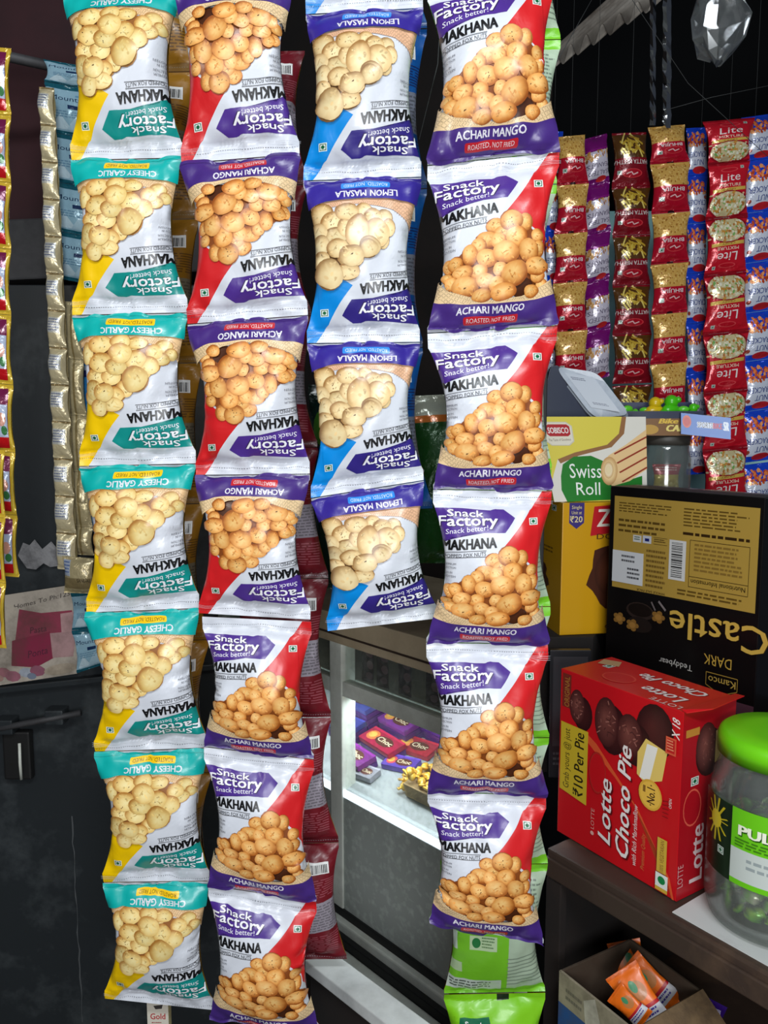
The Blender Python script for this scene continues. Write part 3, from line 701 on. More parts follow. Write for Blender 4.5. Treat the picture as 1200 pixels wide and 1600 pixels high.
# awning ------------------------------------------------------------
e0, e1 = on_z(842, 112, 2.5), on_z(1075, -34, 2.5); ed = (e1-e0); bd = Vector((.62, -.5, .42)).normalized()
bm = bmesh.new(); n = 132; rows = []
for i in range(-20, n+1):
    p = e0+ed*(i/n); hgt = .02*math.sin(i*2*PI/15.0)
    rows.append([bm.verts.new(p+bd*t+Vector((0, 0, hgt))) for t in (0, .25, .6, 1.0)])
for a, b in zip(rows, rows[1:]):
    for k in range(3): bm.faces.new((a[k], a[k+1], b[k+1], b[k]))
o = bm_to('corrugated_awning', bm, M['zinc'], None, True); tag(o, 'grey corrugated metal awning sheet over the hanging sachets', 'awning')
sm = o.modifiers.new('t', 'SOLIDIFY'); sm.thickness = .0012

# ------------------------------------------------------------------ glass display case
a_ = Vector((.904, -1, 0)).normalized(); b_ = Vector((1, .904, 0)).normalized(); nF = -b_
O = at(524, 985, 1.62); O.z = 0
def fr(x, y, off=0.0): return on_plane(x, y, O+nF*off, nF)      # point on the front plane of the case
R = fr(846, 1100); R.z = 0; LEN = (R-O).length
def cp(t, dep, z): return O+a_*t+b_*dep+Vector((0, 0, z))
zB0 = fr(524, 1000).z; zB1 = zB0+.062          # top board
zS1 = fr(545, 1068).z; zS0 = fr(545, 1091).z   # metal rail under the dark window
zL = fr(545, 1240).z                           # lit shelf
zG0 = fr(545, 1428).z                          # foot of the lower glass
case = empty('display_case', O, 'aluminium framed glass display case with lit chocolate shelf', 'display case')
TE = LEN-.012; DB = .40; TL_ = -.5
te = lambda d: TE-max(d, 0)*b_.x/a_.x
def cbox(name, t0, t1, d0, d1, z0, z1, m, bev=.0015): return prism(name, [cp(t0, d0, z0), cp(min(t1, te(d0)), d0, z0), cp(min(t1, te(d1)), d1, z0), cp(t0, d1, z0)], (0, 0, z1-z0), m, case, bev)
cbox('top_board', TL_, TE, -.014, DB+.01, zB0, zB1, M['ply'], .003)
cbox('edge_strip', TL_, TE, -.017, -.0145, zB0+.018, zB0+.0215, M['darkwood'], 0)
cbox('post', TL_, TL_+.03, -.004, .034, zG0-.05, zB0, M['alu'], .003)
cbox('post', -.016, .024, -.004, .034, zG0-.05, zB0, M['alu'], .003)
cbox('post', TE-.03, TE, -.004, .034, zG0-.05, zB0, M['alu'], .003)
cbox('rail', TL_, TE-.03, -.002, .02, zS0, zS1, M['alu'])
TILT = .27; btl = (b_+Vector((0, 0, TILT))).normalized(); shn = a_.cross(btl).normalized()
prism('shelf', [cp(TL_, .004, zL-.012), cp(te(.004), .004, zL-.012), cp(te(DB), DB, zL-.012+TILT*DB), cp(TL_, DB, zL-.012+TILT*DB)], (0, 0, .012), M['shelfgrey'], case, .001)
cbox('light_strip', TL_, TE-.032, -.001, .004, zL-.013, zL+.002, M['led'], .0008)
cbox('light_strip', TL_, TE-.032, .024, .034, zS0-.002, zS0+.006, M['led'], .0008)
cbox('upper_shelf', TL_, TE, .034, DB, zS0+.007, zS1-.004, M['alu'])
cbox('back_panel', TL_, TE, DB+.002, DB+.01, zG0-.05, zB0, M['whiteboard'], 0)
cbox('end_panel', TL_-.003, TL_, .034, DB, zG0-.05, zB0, M['alu'], 0)
prism('end_panel', [cp(te(.036), .036, zG0-.05), cp(te(.036)-.004, .036, zG0-.05), cp(te(DB)-.004, DB, zG0-.05), cp(te(DB), DB, zG0-.05)], (0, 0, zB0-zG0+.05), M['rubber'], case, 0)
cbox('window_pane', TL_, TE-.03, .006, .009, zS1, zB0, M['glass'], 0)
cbox('front_pane', TL_, TE-.03, .006, .009, zG0, zS0, M['glass'], 0)
cbox('lower_pane', TL_, TE-.03, -.001, .001, zG0, zL-.014, M['frost'], 0)
cbox('gasket', TL_, TE-.03, -.006, .012, zG0-.012, zG0+.006, M['rubber'])
cbox('sill', TL_, TE, -.02, .05, zG0-.06, zG0-.012, M['alu'], .004)
cbox('gasket', TL_, TE, -.034, -.02, zG0-.058, zG0-.03, M['rubber'], .003)
cbox('sill', TL_, TE, -.062, -.034, zG0-.072, zG0-.05, M['alu'], .004)
cbox('plinth', TL_, TE, .0, DB, .0, zG0-.06, M['dark'], .002)
l = bpy.data.lights.new('case_strip_light', 'AREA'); l.shape = 'RECTANGLE'; l.size = LEN*1.7; l.size_y = .02; l.energy = 2.2; l.color = (.88, .94, 1)
o = bpy.data.objects.new('case_strip_light', l); COL.objects.link(o); o.location = cp(TE/2-.2, .045, zS0-.008)
o.rotation_euler = Matrix((a_, b_, a_.cross(b_))).transposed().to_euler()
# white laminate ledge in front of the case
l0, l1 = fr(474, 1497, .17), fr(640, 1622, .17)
zl = .5*(on_z(474, 1497, .66).z+.66)
L0, L1, L2 = on_z(476, 1500, zl), on_z(640, 1628, zl), on_z(505, 1494, zl)
ld = (L1-L0).normalized(); L1 = L0+ld*.42
tag(prism('ledge', [L0, L1, L1+b_*.045, L0+b_*.045], (0, 0, -.02), M['whiteboard'], None, .002), 'narrow white laminate ledge below the glass display case', 'ledge')
# support so that the ledge is carried
tag(prism('ledge_bracket', [L0+b_*.01+Vector((0, 0, -zl)), L1+b_*.01+Vector((0, 0, -zl)), L1+b_*.04+Vector((0, 0, -zl)), L0+b_*.04+Vector((0, 0, -zl))], (0, 0, zl-.02), M['dark'], None, .002), 'dark panel standing under the narrow white ledge', 'panel')

# chocolate cartons, bars and golden candies on the lit shelf
def carton(name, P, a, b, h, base, arts=None, m='card', bev=.0012, tops=None, par=None):
    """box from corner P along a (front), b (depth), h (height); arts: print for front, right, top, left"""
    P, a, b, h = Vector(P), Vector(a), Vector(b), Vector(h); bm = bmesh.new()
    prism_bm(bm, [P, P+a, P+a+b, P+b], h); bmesh.ops.recalc_face_normals(bm, faces=bm.faces[:])
    if bev: bmesh.ops.bevel(bm, geom=bm.edges[:], offset=bev, segments=2, affect='EDGES', profile=.6)
    bm.normal_update(); bm.verts.index_update()
    V = [v.co.copy() for v in bm.verts]; Fc = [tuple(v.index for v in f.verts) for f in bm.faces]; bm.free()
    C = [lin(base)]*len(V); arts = arts or {}
    fc = {'front': (P+h, a, -h, -b), 'right': (P+a+h, b, -h, a), 'top': (P+b+h, a, -b, h), 'left': (P+b+h, -b, -h, -a)}
    for k, A in arts.items():
        p0, U, Vv, n = fc[k]; add_art(V, Fc, C, A, p0, U, Vv, n.normalized())
    return mkobj(name, colmesh(name, V, Fc, np.array(C)), M[m], par)
def art_choc(c1, c2, t):
    A = Art(); A.rect(.0, 0, 1, 1, c1); A.rect(0, .0, 1, .12, tuple(min(255, v*1.25) for v in c1)); A.disc(.22, .5, .16, .32, c2, 12); A.disc(.2, .48, .1, .2, (236, 190, 90), 10)
    A.disc(.6, .52, .26, .3, (96, 52, 40), 12); A.text(t, (.4, .62), (.42, 0), (0, -.28), (240, 226, 190), .02)
    return A
# (photo pixel of the centre, length, width, base colour, accent, yaw, pieces, label)
SH0 = cp(0, 0, zL)
def shelf_pt(x, y): return on_plane(x, y, SH0, shn)
bars = [(572, 1128, .12, .062, (74, 82, 160), (190, 200, 226), -.1, 5, 'big blue chocolate pack at the back left of the lit shelf'),
        (545, 1150, .09, .05, (60, 66, 150), (200, 190, 220), .0, 3, 'dark blue chocolate pack tucked beside the aluminium post'),
        (600, 1172, .115, .05, (170, 30, 66), (236, 130, 70), -.12, 2, 'crimson chocolate pack in the middle of the lit shelf'),
        (556, 1192, .105, .05, (120, 40, 128), (224, 80, 80), -.12, 2, 'purple chocolate pack in front near the aluminium post'),
        (628, 1148, .10, .05, (128, 56, 150), (240, 160, 80), -.1, 3, 'violet chocolate pack behind the crimson pack'),
        (652, 1172, .10, .05, (176, 44, 60), (240, 150, 80), .1, 1, 'red chocolate pack between the crimson pack and golden candies'),
        (664, 1140, .10, .05, (150, 84, 40), (240, 190, 110), -.1, 4, 'orange brown chocolate pack at the back behind the golden candies'),
        (628, 1198, .08, .04, (96, 70, 170), (220, 90, 90), .25, 1, 'small lilac chocolate pack left of the golden candies'),
        (700, 1160, .10, .05, (88, 50, 150), (220, 90, 90), -.1, 3, 'violet chocolate pack half hidden behind the near purple strip'),
        (572, 1212, .06, .036, (150, 150, 160), (110, 110, 120), .1, 1, 'silver grey chocolate pack lying low beside the post')]
for i, (x, y, L, w, c1, c2, yw, nn, lb) in enumerate(bars):
    ca, sa = math.cos(yw), math.sin(yw); a = (a_*ca+btl*sa); b = (btl*ca-a_*sa)
    P0 = shelf_pt(x, y); dd = (P0-O).dot(b_)
    if dd > DB-.06: P0 = P0-btl*(dd-DB+.06)
    tt = (P0-O).dot(a_); dd = (P0-O).dot(b_)
    if tt > te(dd+.03)-L/2-.01: P0 = P0-a_*(tt-te(dd+.03)+L/2+.01)
    for j in range(nn):
        c_ = c1 if j == nn-1 else (86, 38, 120)
        o = carton('chocolate_pack', P0-a*(L/2)-b*(w/2)+shn*(.0008+.0135*j), a*L, b*w, shn*.0125, c_, {'top': art_choc(c_, c2, 'Choc')}, 'card', .002)
        tag(o, lb if j == nn-1 else 'plum coloured chocolate pack '+['lowest', 'second lowest', 'third lowest', 'fourth lowest'][j]+' under the '+lb.split(' in ')[0].split(' at ')[0].split(' behind ')[0].split(' half ')[0].split(' tucked ')[0], 'chocolate', 'chocolate packs on the lit shelf')
# box of golden wrapped candies
KC = shelf_pt(634, 1244)
tray = carton('candy_carton', KC+shn*.0008, a_*.115, btl*.07, shn*.03, (188, 158, 110), {'front': (lambda A: (A.para(.05, .1, .95, .9, 7, (120, 96, 60), 3), A)[1])(Art())}, 'dull_card')
tag(tray, 'small kraft carton holding golden candies on the lit shelf', 'carton')
def candy_mesh(name, cols, L=.03, r=.0085, seed=0):
    rr = random.Random(seed); n = 10; prof = [(-.5, .85), (-.36, .9), (-.28, .18), (-.2, .8), (0, 1.0), (.2, .8), (.28, .18), (.36, .9), (.5, .85)]
    V, Fc, C = [], [], []
    for q, (x, s) in enumerate(prof):
        fl = .35 if q in (0, 1, 7, 8) else 1
        for k in range(n):
            a = 2*PI*k/n; V.append(Vector((x*L, r*s*math.cos(a), r*s*math.sin(a)*fl+rr.uniform(-.0006, .0006)))); C.append(lin(cols[(k//3+q) % len(cols)]))
    for q in range(len(prof)-1):
        for k in range(n): Fc.append((q*n+k, q*n+(k+1) % n, (q+1)*n+(k+1) % n, (q+1)*n+k))
    Fc.append(tuple(range(n))[::-1]); Fc.append(tuple((len(prof)-1)*n+k for k in range(n)))
    me = colmesh(name, V, Fc, np.array(C)); me.polygons.foreach_set('use_smooth', [True]*len(me.polygons)); return me
gm = candy_mesh('golden_candy', [(232, 184, 60), (250, 214, 96), (200, 140, 40)], .03, .009); gm.materials.append(M['shiny_film'])
rr = random.Random(11)
for i in range(16):
    o = mkobj('golden_candy', gm, None)
    if i < 13: o.location = KC+a_*(.016+.026*(i % 4)+rr.uniform(-.004, .004))+btl*(.014+.02*((i//4) % 3))+shn*(.041+.013*(i//12)+rr.uniform(0, .006))
    else: o.location = KC-a_*(.014+.012*(i-13))+btl*(.012+.016*(i-13))+shn*.0105
    o.rotation_euler = (rr.uniform(-.5, .5), rr.uniform(-.3, .3), rr.uniform(0, 6))
    tag(o, 'golden wrapped candy in the heap on the lit shelf', 'candy', 'golden candies in the heap')
# dark sachets hanging behind the upper window
ds = []
A = Art(); A.rect(-.3, 0, 1.3, 1, (46, 24, 26)); A.disc(.5, .2, .3, .1, (120, 90, 96)); A.disc(.5, .5, .28, .12, (128, 96, 100)); A.disc(.5, .8, .3, .1, (110, 84, 90))
dark_art = compile_art(A, SHS.U, SHS.V, SHS.warp)
for i, t in enumerate((.05, .095, .16, .235)):
    z1, z0 = zB0-.004, zS1+.002
    C = [cp(t, .03, z1), cp(t+.036, .03, z1), cp(t, .03, z0), cp(t+.036, .03, z0)]
    pack('dark_sachet', ['dark sachet behind the upper window next to the aluminium post', 'dark sachet with pale ovals, second from the post behind the upper window', 'dark sachet third from the post behind the upper case window', 'dark sachet farthest from the post behind the upper case window'][i], 'sachet', 'dark sachets in the display case', C, .008, 70+i, dark_art, (40, 22, 24), SHS, 'shiny_film', backcol=(40, 22, 24), yaw=.7)
# pale green pack on the floor of the case, seen through the dusty pane
g0 = cp(.055, .11, zG0-.056)
C = [g0+Vector((0, 0, .17)), g0+a_*.06+Vector((0, 0, .17)), g0, g0+a_*.06]
pack('green_packet', 'bright green packet blurred behind the dusty lower glass', 'packet', None, C, .015, 81, BACK['greenfront'], (120, 200, 30), SHB, 'film', backcol=(100, 180, 30), yaw=-.7)

# ------------------------------------------------------------------ counter shelf on the right
zC = .84
E1, E2 = on_z(858, 1326, zC), on_z(1260, 1556, zC); se = (E2-E1).normalized(); sd = Vector((-se.y, se.x, 0)); 
if sd.y < 0: sd = -sd
E1 = E1-se*.004; 
cab = empty('counter', (E1.x, E1.y, 0), 'dark worn wooden counter with open lower shelf', 'counter')
Lc = .95; Dc = .62
def sp(t, d, z): return Vector((E1.x, E1.y, z))+se*t+sd*d
def sbox(name, t0, t1, d0, d1, z0, z1, m, par=cab, bev=.002): return prism(name, [sp(t0, d0, z0), sp(t1, d0, z0), sp(t1, d1, z0), sp(t0, d1, z0)], (0, 0, z1-z0), m, par, bev)
sbox('top', 0, Lc, 0, Dc, zC-.045, zC, M['darkwood'], cab, .004)
sbox('edge_strip', 0, Lc, -.006, .0, zC-.042, zC-.012, M['darkwood'])
sbox('lower_shelf', 0, Lc, .01, Dc, .515, .54, M['darkwood'])
sbox('side_panel', 0, .02, .01, Dc, 0, zC-.046, M['dark'])
sbox('side_panel', Lc-.02, Lc, .01, Dc, 0, zC-.046, M['dark'])
sbox('back_panel', .02, Lc-.02, Dc-.02, Dc, 0, zC-.046, M['dark'])
sbox('plinth', .02, Lc-.02, .03, .05, 0, .515, M['dark'])
sbox('post', .002, .032, -.003, .012, .0, zC-.046, M['dark'])
N0_ = on_z(1056, 1409, zC)
tag(sbox('shelf_liner', (N0_-E1).dot(se)+.012, Lc-.01, .012, Dc-.05, zC+.0004, zC+.0016, M['whiteboard'], None, 0), 'white liner sheet covering the dark wooden counter top', 'liner')
# black post at the corner between the case and the counter
pp = at(860, 1000, 1.30)
tag(prism('black_post', [(pp.x-.012, 1.40, 0), (pp.x+.006, 1.40, 0), (pp.x+.006, 1.43, 0), (pp.x-.012, 1.43, 0)], (0, 0, 1.7), M['rubber'], None, .002), 'black upright post between the display case and the counter', 'post')

# red pie carton
RED = (196, 16, 26)
N0 = on_z(1056, 1409, zC+.0018); dA = Vector((-.636, 1, 0)).normalized(); dB = Vector((1, .636, 0)).normalized()
tL = None
for k in range(400):
    p = N0+dA*(k*.001); q = p-CAMP
    if 600+F*q.x/q.dot(FW) < 871: tL = k*.001; break
Fl = N0+dA*tL
lo, hi = .1, .5
for _ in range(40):
    md = (lo+hi)/2; q = N0+Vector((0, 0, md))-CAMP; y = 800-F*q.dot(UPV)/q.dot(FW)
    if y > 1113: lo = md
    else: hi = md
HH = lo
A = Art()
A.poly([(.22, .31), (.34, .36), (.62, .56), (.7, .62), (.95, .9), (.985, 1), (.97, 1), (.9, .84), (.66, .60), (.5, .50), (.2, .34)], (214, 86, 46))
A.rect(.02, .02, .1, .22, (120, 40, 30)); A.text('ORIGINAL', (.085, .215), (0, -.18), (-.045, 0), (170, 120, 50), .006)
def pie(A, x, y, rx, ry, seed, rot=0):
    r = random.Random(seed); A.disc(x+.05, y+.03, rx*1.25, ry, ((70, 28, 26), (58, 22, 22)), 18, rot, (44, 14, 16)); A.disc(x, y, rx, ry, ((120, 66, 58), (92, 46, 42)), 20, rot, (64, 26, 26))
    for _ in range(26):
        q = r.random()**.5*.8; t = r.uniform(0, 6.3); xx, yy = x+rx*q*math.cos(t), y+ry*q*math.sin(t)
        A.line(xx, yy, xx+r.uniform(-.03, .03), yy+r.uniform(-.02, .02), .006, r.choice(((160, 104, 92), (140, 84, 74), (74, 36, 34)))); A.h -= .00003
pie(A, .16, .19, .07, .10, 1); pie(A, .42, .21, .10, .14, 2); A.disc(.8, .16, .14, .15, ((80, 32, 30), (64, 24, 24)), 18, .2, (44, 14, 16)); pie(A, .61, .235, .10, .12, 3)
A.poly([(.68, .30), (.74, .21), (.90, .24), (.87, .40), (.74, .45), (.68, .42)], (228, 196, 104)); A.poly([(.75, .235), (.83, .235), (.775, .44), (.70, .43)], (238, 234, 226)); A.poly([(.79, .25), (.815, .25), (.77, .43), (.75, .43)], (238, 234, 226))
A.poly([(.02, .31), (.27, .31), (.27, .745), (.02, .72)], (204, 176, 44))
A.text('Grab yours @ just', (.105, .70), (0, -.36), (-.055, 0), (54, 46, 20), .0)
A.text('₹10 Per Pie', (.235, .715), (0, -.38), (-.085, 0), (38, 30, 14), .02)
A.text('LOTTE', (.345, .86), (0, -.12), (-.03, 0), (224, 150, 140), .01); A.disc(.33, .885, .016, .012, (226, 170, 160), 10)
A.disc(.36, .52, .075, .12, (176, 40, 34)); A.disc(.36, .52, .068, .11, RED)
for dx, dy, c in ((.012, .008, (96, 6, 12)), (0, 0, (236, 228, 224))):
    A.text('Lotte', (.485+dx, .90+dy), (0, -.36), (-.105, 0), c, .022, .12)
    A.text('Choco Pie', (.635+dx, .935+dy), (0, -.63), (-.105, 0), c, .026, .12)
A.text('with Rich Marshmallow', (.70, .935), (0, -.34), (-.035, 0), (232, 214, 210), .01, .03)
A.text('Premium Quality', (.765, .93), (0, -.2), (-.03, 0), (208, 110, 60), .006, .03)
A.disc(.79, .50, .088, .082, (218, 168, 60), 22); A.disc(.79, .50, .076, .07, (232, 184, 74), 22); A.text('·No.1·', (.825, .555), (.0, -.11), (-.06, 0), (70, 40, 20), .02); A.para(.735, .46, .76, .54, 1, (120, 80, 30), 2)
for i in range(5): A.line(.885, .50+.02*i, .93, .49+.022*i, .004, (130, 10, 16))
A.text('OPEN', (.95, .52), (0, -.05), (-.02, 0), (240, 220, 214), .01)
A.text('X 18', (.985, .15), (0, -.10), (-.055, 0), (238, 220, 214), .02, .05)
A.rect(.89, .15, .965, .24, (214, 90, 60)); A.rect(.9, .16, .955, .23, (190, 30, 30)); A.para(.9, .165, .95, .225, 4, (230, 150, 110), 5)
A.rect(.86, .70, .93, .885, (206, 170, 60)); A.text('100% VEGETARIAN', (.91, .88), (0, -.17), (-.028, 0), (120, 70, 30), .005); A.rect(.855, .89, .945, .965, (226, 230, 222)); A.disc(.9, .925, .028, .022, (20, 130, 66), 12); A.rect(.855, .965, .945, .985, (206, 170, 60))
AR = Art()
DR = (140, 10, 24); AR.rect(0, 0, 1, 1, (164, 12, 26)); pie(AR, .45, .22, .2, .13, 7); AR.poly([(.62, .15), (.9, .12), (.9, .3), (.62, .32)], (210, 178, 110)); AR.rect(.05, .10, .3, .14, (190, 130, 50))
AR.vegmark(.18, .36, .14, .045); AR.disc(.22, .52, .17, .1, (214, 90, 70)); AR.disc(.22, .52, .155, .09, (164, 12, 26))
AR.text('Lotte', (.46, .93), (0, -.3), (-.24, 0), (216, 190, 190), .02); AR.text('LOTTE', (.1, .93), (0, -.12), (-.1, 0), (210, 150, 150), .012); AR.text('Choco Pie', (.86, .93), (0, -.5), (-.2, 0), (216, 190, 190), .02)
AT = Art()
for dx, c in ((.008, (110, 8, 14)), (0, (236, 222, 220))):
    AT.text('Lotte', (.88+dx, .60), (-.30, 0), (0, .22), c, .02, .1); AT.text('Choco Pie', (.90+dx, .22), (-.50, 0), (0, .2), c, .022, .1)
AT.text('LOTTE', (.95, .88), (-.22, 0), (0, .1), (226, 200, 196), .01); AT.vegmark(.12, .3, .06, .16); AT.disc(.36, .66, .12, .2, (212, 60, 50)); AT.disc(.36, .66, .108, .17, RED)
AT.poly([(.02, .2), (.14, .1), (.2, .3), (.06, .42)], (190, 150, 110))
pie_box = carton('pie_carton', Fl, -dA*tL, dB*.115, Vector((0, 0, HH)), RED, {'front': A, 'right': AR, 'top': AT}, 'card', .0012)
tag(pie_box, 'big red carton of chocolate pies standing at the edge of the counter', 'carton')
# loosened lid flap sticking out over the right end
T0 = N0+Vector((0, 0, HH+.0016)); bm = bmesh.new()
prism_bm(bm, [T0+dA*.004, T0-dA*.004+dB*.0+Vector((0, 0, -.002)), T0+dB*.03-dA*.022+Vector((0, 0, .003)), T0+dB*.115-dA*.012+Vector((0, 0, .002)), T0+dB*.118+dA*.004], (0, 0, .0012))
mkobj_m = mat('red_flap', RED, .4)
bm_to('lid_flap', bm, mkobj_m, pie_box)

# clear jar of candies with a green lid
jc = Vector((.520, 1.0, zC+.0018)); JR = .088
jar = empty('candy_jar', jc, 'clear plastic jar of green and black candies with a lime green screw lid', 'jar')
prof = [(a, b*.88) for a, b in [(.0, 0), (JR*.8, 0), (JR*.93, .006), (JR, .03), (JR, .15), (JR*.985, .19), (JR*.93, .222), (JR*.86, .24), (JR*.84, .262), (JR*.82, .262), (JR*.84, .236), (JR*.91, .218), (JR*.965, .19), (JR*.98, .15), (JR*.98, .03), (JR*.9, .009), (0, .004)]]
lathe('body', prof, jc, M['jar'], jar)
me = lathe('lid', [(0, .232), (JR*.87, .232), (JR*.87, .228), (JR*.9, .226), (JR*.905, .246), (JR*.875, .253), (JR*.82, .2565), (JR*.5, .258), (0, .2585)], jc, mat('lime_plastic', (112, 206, 22), .35, 0, .2), jar)
A = Art(); A.rect(0, 0, .2, 1, (10, 30, 12)); A.rect(.2, 0, 1, 1, (106, 196, 26)); A.rect(.2, .52, 1, .93, (196, 204, 198)); A.para(.27, .62, .6, .8, 2, (150, 160, 160), 4)
for a in range(12): 
    t = a*.55; A.line(.11+.02*math.cos(t), .3+.08*math.sin(t), .11+.07*math.cos(t), .3+.3*math.sin(t), .012, (206, 186, 30))
A.disc(.11, .3, .035, .12, (226, 200, 40)); A.vegmark(.13, .62, .035, .1)
for dx, dy, c in ((.004, .015, (30, 80, 10)), (0, 0, (240, 242, 220))): A.text('PULSE', (.235+dx, .33+dy), (.2, -.0), (0, -.13), c, .03)
A.para(.22, .38, .6, .5, 3, (60, 120, 20), 8)
nU = 40; Ug = np.linspace(0, 1, nU+1); Vg = np.linspace(0, 1, 3); ca_ = compile_art(A, Ug, Vg)
th0, th1 = math.radians(166), math.radians(366)
UU, VV = np.meshgrid(Ug, Vg); th = th0+(th1-th0)*UU
P = np.stack([jc.x+(JR+.0006)*np.cos(th), jc.y+(JR+.0006)*np.sin(th), jc.z+.176-.1*VV], -1); Nn = np.stack([np.cos(th), np.sin(th), 0*th], -1)
mkobj('wrap_label', sheet_mesh('wrap_label', P, Nn, (106, 196, 26), ca_, (0, 2)), M['card'], jar)
cms = [candy_mesh('wrapped_candy', c, .05, .0115, 3+i) for i, c in enumerate(([(90, 180, 24), (24, 46, 14), (150, 215, 50), (40, 80, 16)], [(18, 28, 16), (30, 42, 24), (120, 190, 40), (226, 222, 190)], [(120, 200, 36), (60, 120, 20), (24, 40, 16), (176, 226, 70)]))]
for m_ in cms: m_.materials.append(M['shiny_film'])
rr = random.Random(21); cnt = 0
for lay in range(6):
    for ringr, k in ((.05, 8), (.022, 4)):
        for i in range(k):
            t = 2*PI*(i+.5*(lay % 2)+rr.uniform(-.2, .2))/k; r_ = ringr+rr.uniform(-.003, .003)
            o = mkobj('wrapped_candy', cms[cnt % 3], None); o.location = jc+Vector((r_*math.cos(t), r_*math.sin(t), .026+.0215*lay+rr.uniform(-.002, .002)))
            o.rotation_euler = (rr.uniform(0, 6), rr.uniform(-.35, .35), t+PI/2+rr.uniform(-.5, .5)); cnt += 1
            tag(o, 'green and black wrapped candy inside the clear jar', 'candy', 'wrapped candies in the jar')

# stepped riser behind
zR = 1.03
ax = Vector((.78, -1, 0)).normalized(); bx = Vector((1, .78, 0)).normalized(); K0 = Vector((.412, 1.45, 0))
tag(prism('display_riser', [K0-ax*.0+Vector((-.0, .0, zC+.0018)), K0+ax*.42+Vector((0, 0, zC+.0018)), K0+ax*.42+bx*.12+Vector((0, 0, zC+.0018)), K0+bx*.12+Vector((0, 0, zC+.0018))], (0, 0, zR-zC-.0018), M['dark'], None, .002), 'dark riser under the black biscuit carton', 'riser')
zQ = 1.09
tag(prism('display_riser', [(.285, 1.49, zC-.02), (.40, 1.49, zC-.02), (.45, 1.6, zC-.02), (.45, 1.74, zC-.02), (.285, 1.74, zC-.02)], (0, 0, zQ-zC+.02), M['dark'], None, .002), 'dark riser under the yellow donut carton', 'riser')
zJ = 1.2
tag(prism('display_riser', [(.52, 1.6, 0), (1.05, 1.6, 0), (1.05, 1.95, 0), (.52, 1.95, 0)], (0, 0, zJ), M['dark'], None, .002), 'tall dark riser under the clear jar and candy tray', 'riser')

# black and gold biscuit carton, upside down
A = Art(); A.h = 0; DK = (16, 13, 14)
A.rect(.035, .045, .975, .52, (196, 160, 72))
A.para(.07, .075, .45, .13, 4, (110, 84, 30), 1); A.para(.52, .075, .95, .17, 6, (110, 84, 30), 2); A.para(.07, .16, .42, .24, 3, (104, 78, 28), 3); A.para(.52, .19, .95, .205, 1, (60, 40, 16), 8, .9)
A.rect(.18, .235, .24, .27, (226, 226, 220)); A.rect(.25, .232, .31, .27, (220, 222, 232)); A.rect(.265, .245, .295, .26, (30, 40, 120)); A.para(.19, .242, .23, .264, 2, (50, 90, 70), 3)
A.line(.325, .235, .42, .235, .002, (90, 66, 26)); A.line(.325, .268, .42, .268, .002, (90, 66, 26)); A.para(.33, .242, .415, .262, 2, (90, 66, 26), 6)
A.barcode(.435, .235, .545, .43, 4, True)
A.para(.28, .3, .42, .5, 8, (130, 100, 42), 7)
for x0, y0, x1, y1 in ((.57, .225, .93, .225), (.57, .225, .57, .45), (.93, .225, .93, .45), (.57, .40, .93, .40), (.57, .45, .93, .45)): A.line(x0, y0, x1, y1, .0025, (70, 50, 20))
A.para(.6, .24, .9, .38, 7, (150, 118, 52), 9); A.text('Nutritional Information', (.915, .412), (-.33, 0), (0, .022), (40, 28, 12), .012); A.para(.5, .47, .95, .505, 2, (110, 84, 30), 12)
A.text('WHOLE SALE PACK', (.42, .505), (-.2, 0), (0, .012), (70, 50, 20), .01)
A.disc(.25, .62, .1, .045, (52, 40, 36)); A.disc(.25, .615, .085, .034, (24, 16, 14)); A.disc(.25, .69, .09, .04, (36, 28, 26))
for x, y in ((.1, .68), (.38, .63), (.2, .70)):
    for k in range(5): A.disc(x+.028*math.cos(k*1.257), y+.02*math.sin(k*1.257), .02, .013, (150, 108, 50), 8)
    A.disc(x, y, .024, .016, (176, 128, 62), 8)
A.line(.33, .56, .36, .60, .01, (120, 110, 110)); A.line(.38, .55, .43, .59, .012, (140, 130, 130))
for dx, c in ((.004, (90, 66, 20)), (0, (226, 186, 84))): A.text('Castle', (1.06+dx, .58), (-.60, 0), (0, .13), c, .02)
A.text('DARK', (.86, .755), (-.17, 0), (0, .05), (206, 166, 72), .012); A.text('Teddybear', (.62, .83), (-.22, .0), (0, .03), (226, 222, 216), .008)
A.line(.71, .84, .90, .84, .004, (176, 140, 60)); A.line(.71, .84, .71, .9, .004, (176, 140, 60)); A.line(.90, .84, .90, .9, .004, (176, 140, 60)); A.line(.71, .9, .805, .935, .004, (176, 140, 60)); A.line(.90, .9, .805, .935, .004, (176, 140, 60))
A.text('Kamco', (.89, .855), (-.165, 0), (0, .035), (206, 170, 80), .014)
A.rect(.0, .945, 1, 1, (96, 60, 74))
CH = on_plane(957, 761, K0, bx).z-zR
tag(carton('biscuit_carton', K0+Vector((0, 0, zR+.0006)), ax*.285, bx*.085, Vector((0, 0, CH)), DK, {'front': A}, 'goldcard', .0015), 'large black biscuit carton with a gold back panel, standing upside down', 'carton')

bo = bpy.data.objects['biscuit_carton']; AS = Art(); AS.para(.3, .12, .75, .4, 2, (80, 80, 84), 3); AS.para(.5, .5, .95, .9, 3, (70, 70, 74), 5)
flat_art('sticker', K0+Vector((0, 0, zR+.0006+CH*(1-.325)))+ax*.285*.035-bx*.0012, ax*.285*.225, Vector((0, 0, -CH*.165)), (198, 200, 202), AS, M['card'], bo, .0005)
prism('tuck_flap', [K0+Vector((0, 0, zR+CH+.0007)), K0+ax*.285+Vector((0, 0, zR+CH+.0007)), K0+ax*.27+bx*.05+Vector((0, 0, zR+CH+.0007)), K0+ax*.015+bx*.05+Vector((0, 0, zR+CH+.0007))], (0, 0, .0012), M['rubber'], bo, .0003)
